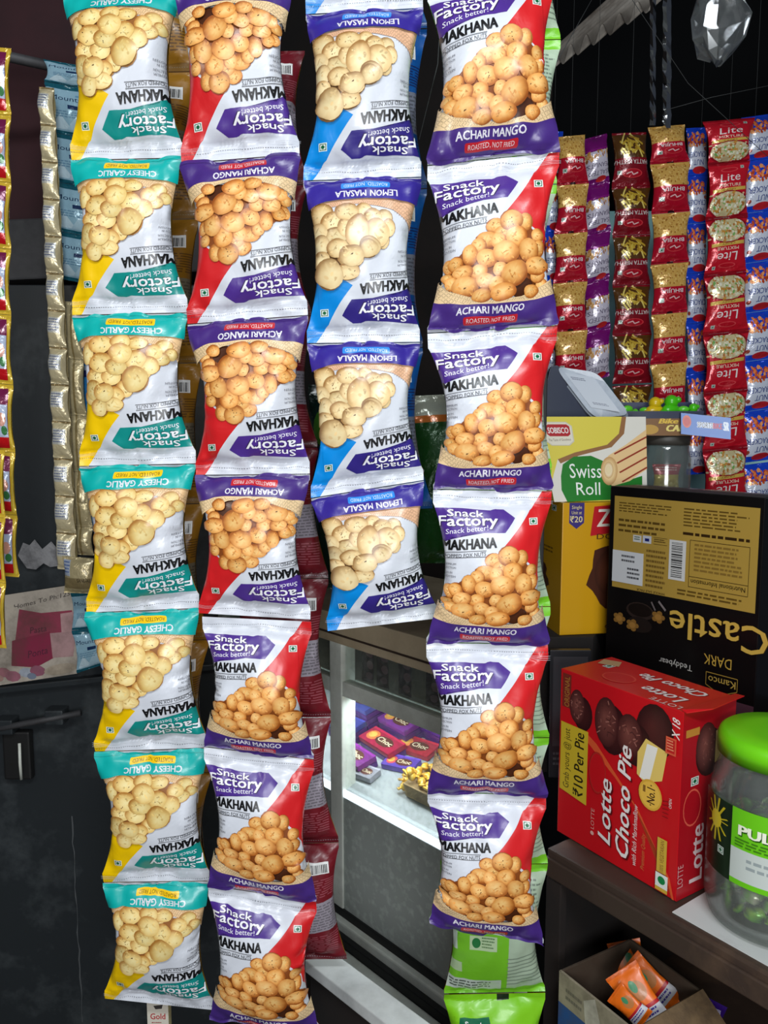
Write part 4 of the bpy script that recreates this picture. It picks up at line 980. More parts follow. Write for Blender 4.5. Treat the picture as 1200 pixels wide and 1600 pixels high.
# yellow donut carton
zx = Vector((1, .15, 0)).normalized(); zy = Vector((-.15, 1, 0)).normalized(); Z0 = at(874, 1002, 1.5); Z0.z = zQ+.0006
ZH = at(874, 786, 1.5).z-Z0.z
A = Art(); YL = (206, 152, 10)
A.poly([(.08, .0), (.26, .0), (.26, .15), (.17, .195), (.08, .15)], (62, 50, 120)); A.text('Single', (.11, .045), (.12, 0), (0, -.025), (230, 215, 150), .01); A.text('Unit at', (.11, .085), (.12, 0), (0, -.025), (230, 215, 150), .01); A.text('₹20', (.09, .145), (.15, 0), (0, -.045), (236, 220, 160), .02)
A.poly([(.38, .03), (1, .0), (1, .2), (.34, .25)], (190, 24, 34)); A.text('ZIGO', (.42, .18), (.6, -.01), (0, -.13), (236, 226, 210), .03, .04); A.text('DONUT', (.42, .275), (.5, 0), (0, -.04), (70, 36, 20), .015)
rr = random.Random(3)
def donut(A, x, y, rx, ry):
    pts = []
    for k in range(26):
        t = 2*PI*k/26; q = 1+.1*math.sin(7*t)+rr.uniform(-.05, .05); pts.append((x+rx*q*math.cos(t), y+ry*q*math.sin(t)))
    A.poly(pts, (70, 34, 20)); A.disc(x-.02, y-.02, rx*.75, ry*.75, ((120, 66, 40), (88, 44, 26)), 18, 0, (60, 28, 16)); A.disc(x+.04, y, rx*.26, ry*.3, (196, 140, 60), 14)
donut(A, .68, .55, .34, .26); donut(A, .82, .72, .3, .16); A.text('6 PIECES', (.55, .955), (.34, 0), (0, -.028), (90, 60, 20), .012)
A2 = Art(); A2.rect(0, 0, 1, 1, (190, 142, 12)); A2.vegmark(.72, .03, .12, .045); A2.para(.2, .36, .8, .42, 2, (110, 80, 16), 3); donut(A2, .3, .62, .35, .15)
tag(carton('donut_carton', Z0, zx*.165, zy*.2, Vector((0, 0, ZH)), YL, {'front': A, 'left': A2}, 'card', .0015), 'golden yellow donut carton below the swiss roll box', 'carton')

# swiss roll carton on top of it
A = Art(); rr = random.Random(6)
A.poly([(0, 0), (.78, 0), (.74, .2), (.62, .33), (.3, .42), (.12, .5), (0, .8)], (222, 206, 76)); A.poly([(.78, 0), (1, 0), (1, .9), (.62, .9), (.1, 1), (0, 1), (0, .8), (.12, .5), (.3, .42), (.62, .33), (.74, .2)], (226, 222, 210))
A.poly([(.78, 0), (.82, 0), (.79, .2), (.66, .36), (.33, .46), (.14, .55), (.12, .5), (.3, .42), (.62, .33), (.74, .2)], (150, 104, 62))
pts = [(.5+.45*0, 0)]
A.poly([(.12, .7), (.16, .56), (.28, .47), (.45, .46), (.56, .52), (.62, .64), (.66, .8), (.95, .7), (.95, .9), (.6, .98), (.14, 1.0), (.1, .86)], (22, 122, 30))
A.poly([(.55, .6), (.62, .46), (.8, .33), (1, .15), (1, .62), (.82, .76), (.64, .82), (.57, .76)], (232, 196, 140))
for k in range(4): A.line(.68+.02*k, .44+.11*k, 1.0, .24+.12*k, .018, (150, 50, 26))
A.disc(.615, .64, .085, .17, ((240, 222, 176), (232, 200, 144)), 20, .1, (198, 150, 92)); A.disc(.61, .63, .05, .1, ((226, 190, 130), (240, 220, 180)), 16, .1, (206, 164, 104)); A.disc(.61, .63, .02, .045, (236, 216, 170), 10)
A.pill(.04, .06, .31, .34, (206, 200, 178)); A.pill(.05, .07, .30, .33, (226, 220, 200)); A.pill(.065, .09, .285, .23, (176, 20, 30)); A.text('SOBISCO', (.08, .195), (.19, 0), (0, -.07), (238, 230, 224), .025); A.text('The Taste of Goodness', (.07, .29), (.21, -.01), (0, -.03), (120, 100, 90), .0)
A.text('Swiss', (.21, .72), (.32, 0), (0, -.17), (240, 244, 236), .012, .04); A.text('Roll', (.25, .92), (.25, 0), (0, -.15), (240, 244, 236), .012, .04)
s0, s1, s2 = at(866, 787, 1.515), at(842, 651, 1.515), at(1012, 765, 1.53)
s0.z = zQ+ZH+.0012; ua = s2-s0; ua.z = 0; ua = ua.normalized()*.182; hv = Vector((-.02, .02, at(842, 651, 1.515).z-s0.z))
o = carton('swiss_roll_carton', s0, ua, zy*.04, hv, (222, 206, 76), {'front': A}, 'card', .002)
# the far top corner flares out
me = o.data
for v in me.vertices:
    r_ = (Vector(v.co)-s0); t = max(0, min(1, r_.dot(ua)/ua.length_squared)); hz = r_.z/hv.z
    v.co += ua.normalized()*(.022*t*hz-.012*(1-t)*hz)
tag(o, 'cream and green swiss roll carton on top of the yellow donut carton', 'carton')

# navy stand with a tilted white plaque
n0 = at(850, 700, 1.64); n0.z = zQ+ZH+.0012
nv = tag(prism('payment_stand', [(n0.x-.008, 1.625, n0.z), (n0.x+.135, 1.625, n0.z), (n0.x+.135, 1.655, n0.z), (n0.x-.008, 1.655, n0.z)], (0, 0, at(850, 655, 1.64).z-n0.z), M['nylon'], None, .004), 'navy blue payment stand with a tilted white rounded plaque', 'stand')
top = at(850, 655, 1.6).z
bm = bmesh.new(); prism_bm(bm, [at(843, 655, 1.632), at(984, 652, 1.632), at(972, 640, 1.632), at(870, 570, 1.64), at(860, 574, 1.64)], (0, .018, 0)); bmesh.ops.bevel(bm, geom=bm.edges[:], offset=.002, segments=2, affect='EDGES')
bm_to('body', bm, M['nylon'], nv)
cs = [at(866, 572, 1.640), at(934, 582, 1.622), at(985, 648, 1.612), at(928, 654, 1.618)]
def rounded(cs, n=6, f=.22):
    out = []
    for i in range(4):
        p, c, q = cs[i-1], cs[i], cs[(i+1) % 4]
        for k in range(n+1):
            t = k/n; a = c.lerp(p, f); b = c.lerp(q, f); out.append(a.lerp(c, t).lerp(c.lerp(b, t), t))
    return out
bm = bmesh.new(); prism_bm(bm, rounded(cs), (.002, .006, -.002)); bm_to('plaque', bm, mat('pale_plaque', (176, 186, 198), .35, 0, .2, var=((150, 160, 176), 40)), nv)
bm = bmesh.new(); prism_bm(bm, rounded([c+Vector((.0004, .0045, -.0035)) for c in [cs[0].lerp(cs[2], -.03), cs[1].lerp(cs[3], -.03), cs[2].lerp(cs[0], -.03), cs[3].lerp(cs[1], -.03)]]), (.002, .006, -.002)); bm_to('plaque_rim', bm, mat('grey_rim', (112, 122, 134), .4), nv)
A = Art(); A.para(.1, .1, .6, .2, 2, (60, 70, 100), 3); A.para(.2, .82, .8, .9, 2, (90, 96, 120), 5)
nrm = (cs[1]-cs[0]).cross(cs[3]-cs[0]).normalized(); nrm = -nrm if nrm.dot(CAMP-cs[0]) < 0 else nrm
Pl = cs[0].lerp(cs[2], .14)+nrm*.0012
o = flat_art('plaque_print', Pl, (cs[1]-cs[0])*.66, (cs[3]-cs[0])*.66, (186, 194, 206), A, M['card'], nv, .0003)

# jar and candy tray behind
jc2 = Vector((.597, 1.70, zJ+.0005)); J2 = .052; ztr = at(1047, 681, 1.66).z
j2 = empty('snack_jar', jc2, 'clear plastic jar with yellow snack sachets under the candy tray', 'jar'); hj = ztr-zJ
lathe('body', [(0, 0), (J2*.95, 0), (J2, .01), (J2, hj-.05), (J2*.9, hj-.03), (J2*.9, hj-.012), (J2*.86, hj-.012), (J2*.86, hj-.03), (J2*.96, hj-.05), (J2*.96, .012), (0, .004)], jc2, M['jar'], j2)
lathe('lid', [(0, hj-.02), (J2*.93, hj-.02), (J2*.95, hj-.002), (J2*.9, hj-.0005), (0, hj-.0005)], jc2, mat('grey_lid', (70, 66, 60), .5), j2)
A = Art(); A.rect(-.3, 0, 1.3, 1, (196, 170, 60)); A.rect(-.3, .0, 1.3, .35, (176, 44, 60)); A.para(.1, .1, .9, .25, 2, (226, 190, 180), 3); speck(A, .1, .5, .9, .95, 30, ((222, 200, 110), (180, 150, 40)), .09, 5)
ysa = compile_art(A, SHS.U, SHS.V, SHS.warp)
for i in range(3):
    z1 = ztr-.06-.066*i; C = [Vector((jc2.x+dx, jc2.y-.01, zz)) for zz in (z1, z1-.062) for dx in (-.03, .03)]
    pack('yellow_sachet', ['topmost', 'middle', 'lowest'][i]+' yellow and red sachet inside the clear jar under the tray', 'sachet', 'yellow sachets in the jar', C, .012, 300+i, ysa, (196, 170, 60), SHS, 'shiny_film', backcol=(176, 44, 60), yaw=-.2)
t0, t1 = at(955, 668, 1.66), at(1098, 682, 1.64); t0.z = ztr+.0006
tx = (t1-t0); tx.z = 0; tl = tx.length; tx.normalize(); ty = Vector((-tx.y, tx.x, 0))
tray = empty('candy_tray', t0, 'dark blue candy display tray with a bright blue end flap', 'tray')
A = Art(); A.rect(.0, .0, 1, 1, (20, 34, 66)); A.rect(.3, .3, 1, 1, (128, 84, 30)); A.text('Bike', (.52, .5), (.2, 0), (0, -.2), (230, 190, 60), .03, .08); A.text('CANDY', (.6, .82), (.36, 0), (0, -.26), (240, 220, 120), .03, .06); A.disc(.2, .6, .08, .22, (70, 110, 40)); A.disc(.42, .75, .1, .2, (196, 150, 50))
hT = .05
carton('front_wall', t0, tx*tl, ty*.004, Vector((0, 0, hT)), (20, 34, 66), {'front': A}, 'card', .0006, par=None).parent = None
fw = bpy.data.objects['front_wall']; parent(fw, tray)
for nm, p_, a__, b__, h__ in (('back_wall', t0+ty*.09, tx*tl, ty*.004, hT+.02), ('tray_bottom', t0+ty*.004, tx*tl, ty*.086, .003)):
    o = carton(nm, p_, a__, b__, Vector((0, 0, h__)), (24, 40, 78), None, 'card', .0006); parent(o, tray)
A = Art(); A.rect(0, 0, 1, 1, (44, 112, 196)); A.disc(.12, .38, .09, .3, (214, 80, 40), 16); A.disc(.12, .38, .07, .2, (196, 30, 30), 14); A.text('SPORTS', (.34, .6), (.3, -.02), (0, -.26), (230, 236, 246), .06); A.text('SPORTS', (.34, .6), (.3, -.02), (0, -.26), (20, 24, 60), .012); A.text('BIKE', (.65, .58), (.18, -.01), (0, -.26), (206, 30, 40), .02); A.text('SR', (.86, .62), (.1, 0), (0, -.4), (230, 240, 250), .03)
f0, f1, f2 = at(1064, 645, 1.63), at(1142, 653, 1.60), at(1064, 678, 1.63)
o = flat_art('end_flap', f0, f1-f0, f2-f0, (44, 112, 196), A, M['card'], tray, .001)
# little toy-shaped candies in the tray
def toy(name, col, seed, kind):
    rr = random.Random(seed); bm = bmesh.new()
    def blob(c, r, s=(1, 1, 1)):
        g = bmesh.ops.create_icosphere(bm, subdivisions=2, radius=r)
        for v in g['verts']: v.co = Vector((v.co.x*s[0], v.co.y*s[1], v.co.z*s[2]))+Vector(c)
    if kind == 0:
        blob((0, 0, .014), .012, (1.5, .9, 1)); blob((.0, 0, .028), .011); blob((-.014, 0, .01), .008); blob((.014, 0, .01), .008); blob((.006, -.008, .031), .005)
    else:
        blob((0, 0, .01), .01, (2.2, .9, .8)); blob((-.018, 0, .012), .009, (.6, 1, 1)); blob((.02, 0, .012), .009, (.6, 1, 1)); blob((.004, 0, .02), .007, (1.6, .8, 1))
    me = bpy.data.meshes.new(name); bm.to_mesh(me); bm.free(); me.polygons.foreach_set('use_smooth', [True]*len(me.polygons))
    a = me.color_attributes.new('Col', 'FLOAT_COLOR', 'POINT'); a.data.foreach_set('color', list((*lin(col), 1))*len(me.vertices)); return me
GR = (74, 196, 24)
tg = [toy('toy_candy', GR, 1, 0), toy('toy_candy', (222, 188, 24), 2, 0), toy('toy_candy', (98, 206, 50), 3, 1)]
for m_ in tg: m_.materials.append(M['plainplastic'])
for i, (x, y, k, yaw, s, lb) in enumerate(((975, 622, 2, .3, 1.15, 'lime green toy candy at the left end of the tray'), (1000, 626, 2, -.4, 1.0, 'pale green toy candy left of the yellow one'), (1019, 618, 1, .2, 1.25, 'yellow toy candy standing between green ones in the tray'), (1043, 622, 0, .5, 1.35, 'tall green toy candy right of the yellow one'), (1058, 632, 2, -.2, 1.1, 'small green toy candy below the tall green one'), (1076, 628, 0, 1.0, .9, 'green toy candy at the right end of the tray'))):
    p = at(x, y, 1.70); q = t0+tx*((Vector((p.x, 0, 0))-Vector((t0.x, 0, 0))).dot(Vector((1, 0, 0)))/tx.x)+ty*.045
    o = mkobj('toy_candy', tg[k], None); o.location = Vector((q.x, q.y, ztr+.0045+.028)); o.rotation_euler = (0, 0, yaw); o.scale = (s, s, s)
    tag(o, lb, 'candy', 'toy candies in the tray')
o = carton('candy_bed', t0+ty*.0045+Vector((.002, 0, .004)), tx*(tl-.004), ty*.084, Vector((0, 0, .028)), (40, 60, 30), None, 'card', .004); tag(o, 'low inner box filling the dark blue candy tray', 'box')

# dark placard behind the red carton
A = Art(); A.rect(.08, .05, .92, .75, (62, 60, 64)); A.para(.1, .8, .9, .92, 3, (80, 78, 80), 4)
q0 = at(866, 1000, 1.40); w = at(932, 1000, 1.40).x-q0.x
tag(carton('placard', Vector((q0.x, 1.42, zC+.0018)), Vector((w, 0, 0)), Vector((0, .012, 0)), Vector((0, .012, q0.z-zC-.03)), (34, 34, 38), {'front': A}, 'card'), 'dark grey placard standing behind the red pie carton', 'placard')

# open cardboard box with orange packs on the lower shelf
zb = .70
c0, c1, c2, c3 = on_z(874, 1516, zb), on_z(992, 1612, zb), on_z(1098, 1548, zb), on_z(985, 1466, zb)
box = empty('cardboard_box', (c0.x, c0.y, .5405), 'open cardboard box printed blue and yellow on the lower shelf', 'box')
hb = zb-.5405
def wall(nm, p, q, art, base):
    n = (q-p).cross(Vector((0, 0, 1))).normalized(); 
    if n.dot(((c0+c2)/2)-p) > 0: n = -n
    o = carton(nm, p-Vector((0, 0, hb)), q-p, -n*.004, Vector((0, 0, hb)), base, {'front': art} if art else None, 'dull_card', .0008); parent(o, box); return o
A = Art(); A.rect(0, 0, 1, .3, (150, 140, 118)); A.rect(0, .3, .42, 1, (30, 72, 130)); A.rect(.42, .25, .8, 1, (206, 180, 40)); A.rect(.8, .2, 1, 1, (96, 140, 190)); A.poly([(.35, .1), (.5, .0), (.62, .3), (.5, .42), (.38, .3)], (190, 184, 168)); A.para(.1, .12, .34, .26, 2, (110, 104, 90), 3); A.disc(.6, .5, .12, .12, (226, 206, 90), 10); A.rect(.06, .5, .3, .56, (60, 104, 160))
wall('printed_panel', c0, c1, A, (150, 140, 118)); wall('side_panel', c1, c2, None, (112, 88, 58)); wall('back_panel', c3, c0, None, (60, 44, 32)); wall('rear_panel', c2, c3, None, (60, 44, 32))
# folded open flaps
bm = bmesh.new(); v = Vector((0, 0, -.035)); prism_bm(bm, [c1, c2, c2+(c1-c0)*.35+v, c1+(c1-c0)*.35+v], (0, 0, .003)); bm_to('flap', bm, mat('kraft_flap', (112, 90, 62), .75, bump=.4, var=((60, 46, 34), 20)), box)
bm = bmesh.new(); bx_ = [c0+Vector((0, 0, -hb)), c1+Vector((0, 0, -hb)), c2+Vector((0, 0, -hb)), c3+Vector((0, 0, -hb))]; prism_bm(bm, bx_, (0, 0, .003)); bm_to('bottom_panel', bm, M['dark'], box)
def art_orange():
    A = Art(); A.rect(-.3, 0, 1.3, 1, (222, 104, 22)); A.rect(-.3, .62, 1.3, .86, (200, 200, 206)); A.rect(-.3, .62, 1.3, .68, (176, 30, 40)); A.text('Parle', (.1, .84), (.45, -.02), (0, -.12), (40, 40, 120), .02) if False else A.para(.1, .7, .8, .84, 2, (70, 60, 140), 3)
    A.disc(.55, .38, .24, .16, (176, 112, 60)); A.disc(.5, .3, .1, .1, (60, 130, 90)); A.rect(-.3, 0, 1.3, .06, (200, 90, 16)); return A
oa = compile_art(art_orange(), SHS.U, SHS.V, SHS.warp)
def quad(cx, cy, Y, w, h, rot, lean=.0):
    p = at(cx, cy, Y); u = Vector((math.cos(rot), .0, math.sin(rot))); v = Vector((math.sin(rot), lean, -math.cos(rot)))
    return [p-u*w/2-v*h/2, p+u*w/2-v*h/2, p-u*w/2+v*h/2, p+u*w/2+v*h/2]
cc = (c0+c1+c2+c3)/4
for i, (x, y, dy, rot, lb) in enumerate(((998, 1560, -.012, .62, 'orange biscuit pack lying on top in the open cardboard box'), (1016, 1540, .012, .95, 'orange biscuit pack leaning behind the top one in the cardboard box'), (986, 1516, .03, .2, 'dim orange biscuit pack at the back of the cardboard box'), (984, 1572, -.01, 1.0, 'small bit of an orange pack at the near corner of the box'))):
    Yc = on_z(x, y, zb-.02).y+dy
    pack('biscuit_pack', lb, 'biscuit pack', 'orange packs in the cardboard box', quad(x, y, Yc, .052 if i < 3 else .034, .07 if i < 3 else .044, rot, -.6), .009, 400+i, oa, (222, 104, 22), SHS, 'film', backcol=(200, 90, 20), tilt=.7)
# purple pack on the lower shelf
A = Art(); A.rect(-.3, 0, 1.3, 1, (56, 26, 120)); A.disc(.5, .5, .3, .2, (176, 40, 60)); A.rect(.6, .1, .8, .3, (190, 180, 210))
pa = compile_art(A, SHS.U, SHS.V, SHS.warp)
pack('purple_packet', 'shiny purple packet in the dark right of the cardboard box', 'packet', None, quad(1098, 1606, 1.10, .05, .08, -.5, -.3), .014, 410, pa, (56, 26, 120), SHS, 'shiny_film', backcol=(50, 20, 110), tilt=.4)

# ------------------------------------------------------------------ hanging strips of snack packs
def strip(seams, Yd, kinds, labels, group, seed, name='snack_pack', T=.030, art=None, base=WHITE, shape=SHP, m='film', backcol=(150, 104, 22), gap=.0012, yaw=0.0, dy=None, wr=1.0, seals=True, turn=0.0):
    out = []
    for i in range(len(seams)-1):
        k, inv = kinds[i] if isinstance(kinds[i], tuple) else (kinds[i], True)
        a, b = seams[i], seams[i+1]; y0 = Yd+(dy[i] if dy else 0); y1 = Yd+(dy[i+1] if dy else 0)
        C = [at(a[0], a[1], y0-turn), at(a[2], a[3], y0+turn), at(b[0], b[1], y1-turn), at(b[2], b[3], y1+turn)]
        g = Vector((0, 0, gap)); C[0] = C[0]-g; C[1] = C[1]-g
        o = pack(name, labels[i], 'snack pack' if name != 'sachet' else 'sachet', group, C, T*(1+.12*math.sin(seed*3.1+i*1.7)), seed+i, (art or ART)[k], base if not isinstance(base, dict) else base[k], shape, m, inv, backcol, True if seals else None, wr, yaw=yaw)
        out.append(o)
    return out
S1 = [(98, -14, 282, -18), (112, 250, 284, 246), (113, 492, 294, 488), (124, 728, 306, 724), (135, 957, 311, 950), (149, 1174, 325, 1168), (162, 1378, 327, 1376), (164, 1560, 332, 1578)]
n = ['topmost', 'second from top', 'third from top', 'fourth from top', 'fifth from top', 'sixth from top', 'lowest']
strip(S1, 1.03, [('garlic', True)]*7, [f'upside down teal and yellow snack pack, {q} in the teal strip' for q in n], 'teal snack packs on the hanging strip', 100, backcol=(160, 120, 30))
S2 = [(272, -24, 458, -30), (284, 255, 468, 240), (293, 506, 481, 492), (306, 742, 484, 740), (311, 958, 485, 968)]
strip(S2, 1.0, [('mango', True)]*4, [f'upside down purple and red snack pack, {q} of its strip' for q in ('topmost and cut off', 'second from top', 'third from top', 'fourth from top')], 'upside down purple snack packs', 200, backcol=(112, 20, 32))
S2b = [(316, 962, 486, 970), (319, 1166, 490, 1186), (325, 1382, 494, 1408), (328, 1592, 500, 1612)]
strip(S2b, .985, [('mango', False)]*3, [f'upright purple and red snack pack, {q} under the upside down ones' for q in ('first', 'second', 'third and lowest')], 'upright purple snack packs in the middle', 230, backcol=(112, 20, 32))
S3 = [(476, -230, 658, -232), (478, 22, 661, 12), (474, 282, 658, 276), (480, 536, 656, 534), (486, 778, 662, 750), (512, 986, 685, 966)]
strip(S3, 1.0, [('lemon', True)]*5, [f'upside down blue and purple snack pack, {q} of its strip' for q in ('only a white seal showing, topmost', 'second from top', 'third from top', 'fourth from top', 'lowest')], 'blue snack packs on the hanging strip', 300, backcol=(12, 84, 158))
S4 = [(668, -26, 868, -46), (668, 258, 874, 236), (668, 520, 871, 508), (677, 764, 862, 766), (666, 1003, 856, 1006), (668, 1236, 853, 1242), (671, 1442, 849, 1474)]
strip(S4, .95, [('mango', False)]*6, [f'upright purple and red snack pack, {q} in strip beside the swiss roll' for q in ('topmost', 'second from top', 'third from top', 'fourth from top', 'fifth from top', 'lowest')], 'upright purple snack packs on the near strip', 404, backcol=(110, 180, 40), T=.032)
# backs of more strips hanging behind them
def bseams(x0, x1, ys, w, sl=0): 
    return [(x0+(x1-x0)*(y-ys[0])/(ys[-1]-ys[0])-w/2, y, x0+(x1-x0)*(y-ys[0])/(ys[-1]-ys[0])+w/2, y-4) for y in ys]
ys = [-120, 115, 345, 570, 790, 1003, 1210, 1405]
strip(bseams(222, 258, ys, 156), 1.17, [('ochre', True)]*7, [f'ochre back of a snack pack hanging behind the teal strip, {q}' for q in ('topmost', 'second from top', 'third from top', 'fourth from top', 'fifth from top', 'sixth from top', 'lowest')], 'ochre pack backs', 500, art=BACK, base=(150, 104, 22), shape=SHB, m='back_film', seals=False)
ys = [80, 290, 495, 700, 905, 1122, 1318, 1500]
strip([(x-150, y, x, y-2) for x, y in zip((476, 480, 486, 496, 513, 517, 529, 542), ys)], 1.13, [('maroon', True)]*7, [f'maroon pack back behind the purple strip, {q}' for q in ('topmost', 'second from top', 'third from top', 'fourth from top', 'fifth from top', 'sixth from top', 'lowest above the ledge')], 'maroon pack backs', 520, art=BACK, base=(112, 20, 32), shape=SHB, m='back_film', seals=False, wr=1.5)
ys = [-190, 50, 300, 548, 800]
strip([(x-160, y, x, y-6) for x, y in zip((664, 667, 667, 660, 676), ys)], 1.12, [('blue', True)]*4, [f'deep blue back of a snack pack behind the blue strip, {q}' for q in ('topmost', 'second from top', 'third from top', 'lowest')], 'blue pack backs', 540, art=BACK, base=(12, 84, 158), shape=SHB, m='back_film', seals=False)
ys = [-160, 64, 290, 512, 735, 950, 1155, 1352, 1552]
strip([(xl, y, xr, y-3) for xl, xr, y in zip((700, 704, 704, 700, 696, 694, 690, 688, 694), (872, 876, 870, 866, 862, 860, 858, 856, 852), ys)], 1.09, [('green', False)]*8, [f'lime green pack back behind the near purple strip, {q}' for q in ('topmost', 'second from top', 'third from top', 'fourth from top', 'fifth from top', 'sixth from top', 'seventh from top', 'below the last purple pack')], 'green pack backs', 560, art=BACK, base=(120, 196, 40), shape=SHB, m='back_film', seals=False)
strip([(694, 1553, 852, 1550), (690, 1750, 850, 1745)], 1.09, [('greenfront', False)], ['lime green snack pack front at the bottom of the green strip'], None, 580, art=BACK, base=(128, 200, 30), shape=SHB, m='film', seals=False)
# dark green chips packets between the two right strips
A = Art(); A.rect(-.3, 0, 1.3, 1, (30, 80, 34)); A.rect(-.3, 0, 1.3, .16, (214, 120, 50)); A.rect(-.3, .0, .7, .12, (190, 196, 180)); A.poly([(.2, .4), (.6, .3), (.9, .5), (.5, .6)], (34, 84, 34)); A.disc(.1, .45, .14, .07, (176, 30, 36)); A.disc(.9, .32, .2, .06, (200, 150, 180))
chips = {'chips': compile_art(A, SHB.U, SHB.V, SHB.warp)}
strip([(632, 618, 762, 612), (628, 880, 770, 880)], 1.3, [('chips', False)], ['dark green chips packet with orange top between the blue and near purple strips'], None, 600, art=chips, base=(22, 62, 26), shape=SHB, seals=False, m='shiny_film')
A = Art(); A.rect(-.3, 0, 1.3, 1, (14, 46, 40)); A.rect(-.3, .3, 1.3, .55, (20, 40, 90)); A.disc(.3, .2, .2, .1, (70, 130, 40))
chips = {'chips': compile_art(A, SHB.U, SHB.V, SHB.warp)}
strip([(482, 600, 580, 600), (478, 920, 584, 920)], 1.3, [('chips', False)], ['dark blue green packet glimpsed between the maroon backs and the blue strip'], None, 610, art=chips, base=(14, 46, 40), shape=SHB, seals=False, m='shiny_film')

for x_, y_, l_ in ((697, 616, 'dark green chips packet'), (531, 604, 'dark blue green packet')):
    p = at(x_, y_, 1.3); tag(tube('string', [p, Vector((p.x, 1.3, p.z+.2)), Vector((p.x, 1.14, 2.335))], .0008, M['wire']), 'thin cord from the rod down to the '+l_, 'string')
# rod that carries them, above the picture
tag(tube('carrying_rod', [(-1.1, 1.13, 2.34), (1.3, 1.13, 2.34)], .011, M['greybeam']), 'grey steel rod above the snack strips', 'rod')
def hang(p, z=2.34):
    return p
for i, (x, Yd, yt) in enumerate(((190, 1.03, -18), (365, 1.0, -28), (567, 1.0, -231), (770, .95, -36), (240, 1.17, -122), (405, 1.13, 78), (586, 1.12, -193), (788, 1.09, -162))):
    p = at(x, yt+4, Yd); tag(tube('string', [p, Vector((p.x, p.y+(1.13-p.y)*.5, (p.z+2.34)/2)), Vector((p.x, 1.13, 2.335))], .0015, M['wire']), 'cord carrying '+('the teal strip', 'the upside down purple strip', 'the blue strip', 'the near purple strip', 'the ochre backs', 'the maroon backs', 'the deep blue backs', 'the lime green backs')[i]+' from the rod', 'cord')

# ------------------------------------------------------------------ strips of small sachets on the right
def sachets(xs, ys, Yd, kind, inv, labels, group, seed, base, T=.017, m='shiny_film', yaw=0, turn=0, shape=SHS, name='sachet', wr=.8, backcol=None):
    seams = [(a, y, b, y2) for (a, b), (y, y2) in zip(xs, ys)]
    return strip(seams, Yd, [(kind, v) for v in inv], labels, group, seed, name, T, SA, base, shape, m, backcol or base, .0006, yaw, None, wr, False, turn)
def q(n, what): return [f'{what}, {ORD[i]} from top' for i in range(n)]
YS = 1.85
y = [228, 288, 364, 441, 517, 594, 668]; y[0] = 212
sachets([(868, 914), (870, 920), (866, 918), (864, 918), (864, 918), (864, 918), (864, 918)], [(v+2, v-2) for v in y], YS, 'bhujia', [True]*6, q(6, 'red and tan sachet in the strip next to the purple sachets'), 'red and tan sachets beside the purple strip', 700, (178, 14, 40))
sachets([(910, 948), (912, 952), (912, 954), (912, 952), (912, 954), (912, 952)], [(v+2, v-8) for v in (216, 290, 366, 442, 518, 596)], YS+.03, 'peanut', [True]*5, q(5, 'purple and white sachet beside a red and tan strip'), 'purple and white sachets', 720, (112, 12, 104), yaw=.3)
sachets([(850, 880)]*6, [(v, v) for v in (205, 285, 362, 440, 518, 596)], YS+.05, 'nut', [True]*5, q(5, 'dim blue sachet peeking out beside the near purple snack strip'), 'dim blue sachets', 740, (18, 66, 196), yaw=-.3)
sachets([(956, 1010), (956, 1016), (957, 1016), (957, 1016), (957, 1018), (957, 1018)], [(v, v-2) for v in (208, 292, 368, 446, 522, 600)], YS+.02, 'meetha', [True]*5, q(5, 'dark red and yellow sachet between two red and tan strips'), 'dark red and yellow sachets', 760, (128, 16, 30))
sachets([(957, 1018), (960, 1020)], [(603, 600), (668, 666)], YS+.02, 'meetha', [True], ['dark red and yellow sachet half hidden behind the candy tray'], None, 768, (128, 16, 30))
sachets([(1012, 1070), (1016, 1078), (1018, 1078), (1017, 1076), (1018, 1074), (1016, 1074), (1018, 1072)], [(v+2, v-3) for v in (197, 255, 333, 412, 490, 568, 644)], YS-.02, 'bhujia', [True]*6, q(6, 'red and tan sachet in the brighter strip'), 'red and tan sachets in the brighter strip', 780, (178, 14, 40))
sachets([(1072, 1106)]*8, [(v, v-2) for v in (200, 275, 350, 428, 506, 584, 662, 742)], YS+.04, 'nut', [True]*7, q(7, 'shaded blue and white sachet between tan strip and bowl sachets'), 'shaded blue and white sachets', 800, (18, 66, 196), yaw=-.4)
sachets([(1098, 1180), (1106, 1172), (1102, 1168), (1100, 1166), (1098, 1170), (1100, 1168), (1098, 1168), (1098, 1170)], [(v+3, v-4) for v in (187, 254, 340, 428, 520, 612, 702, 790)], YS-.03, 'lite', [False, False, True, True, True, True, True], q(7, 'bright red sachet with a bowl of white mixture'), 'bright red sachets with a white bowl', 820, (196, 22, 40), T=.014)
sachets([(1158, 1200), (1162, 1208), (1160, 1206), (1160, 1206), (1158, 1206), (1158, 1204), (1158, 1204), (1156, 1204)], [(v, v-6) for v in (184, 252, 334, 412, 490, 566, 644, 724)], YS, 'nut', [True]*7, q(7, 'bright blue and white sachet beyond the bowl sachets'), 'bright blue and white sachets', 840, (18, 66, 196), yaw=.3)
sachets([(1158, 1204), (1156, 1204)], [(727, 721), (800, 796)], YS, 'nut', [True], ['bright blue and white sachet just above the gold panelled carton'], None, 849, (18, 66, 196), yaw=.3)
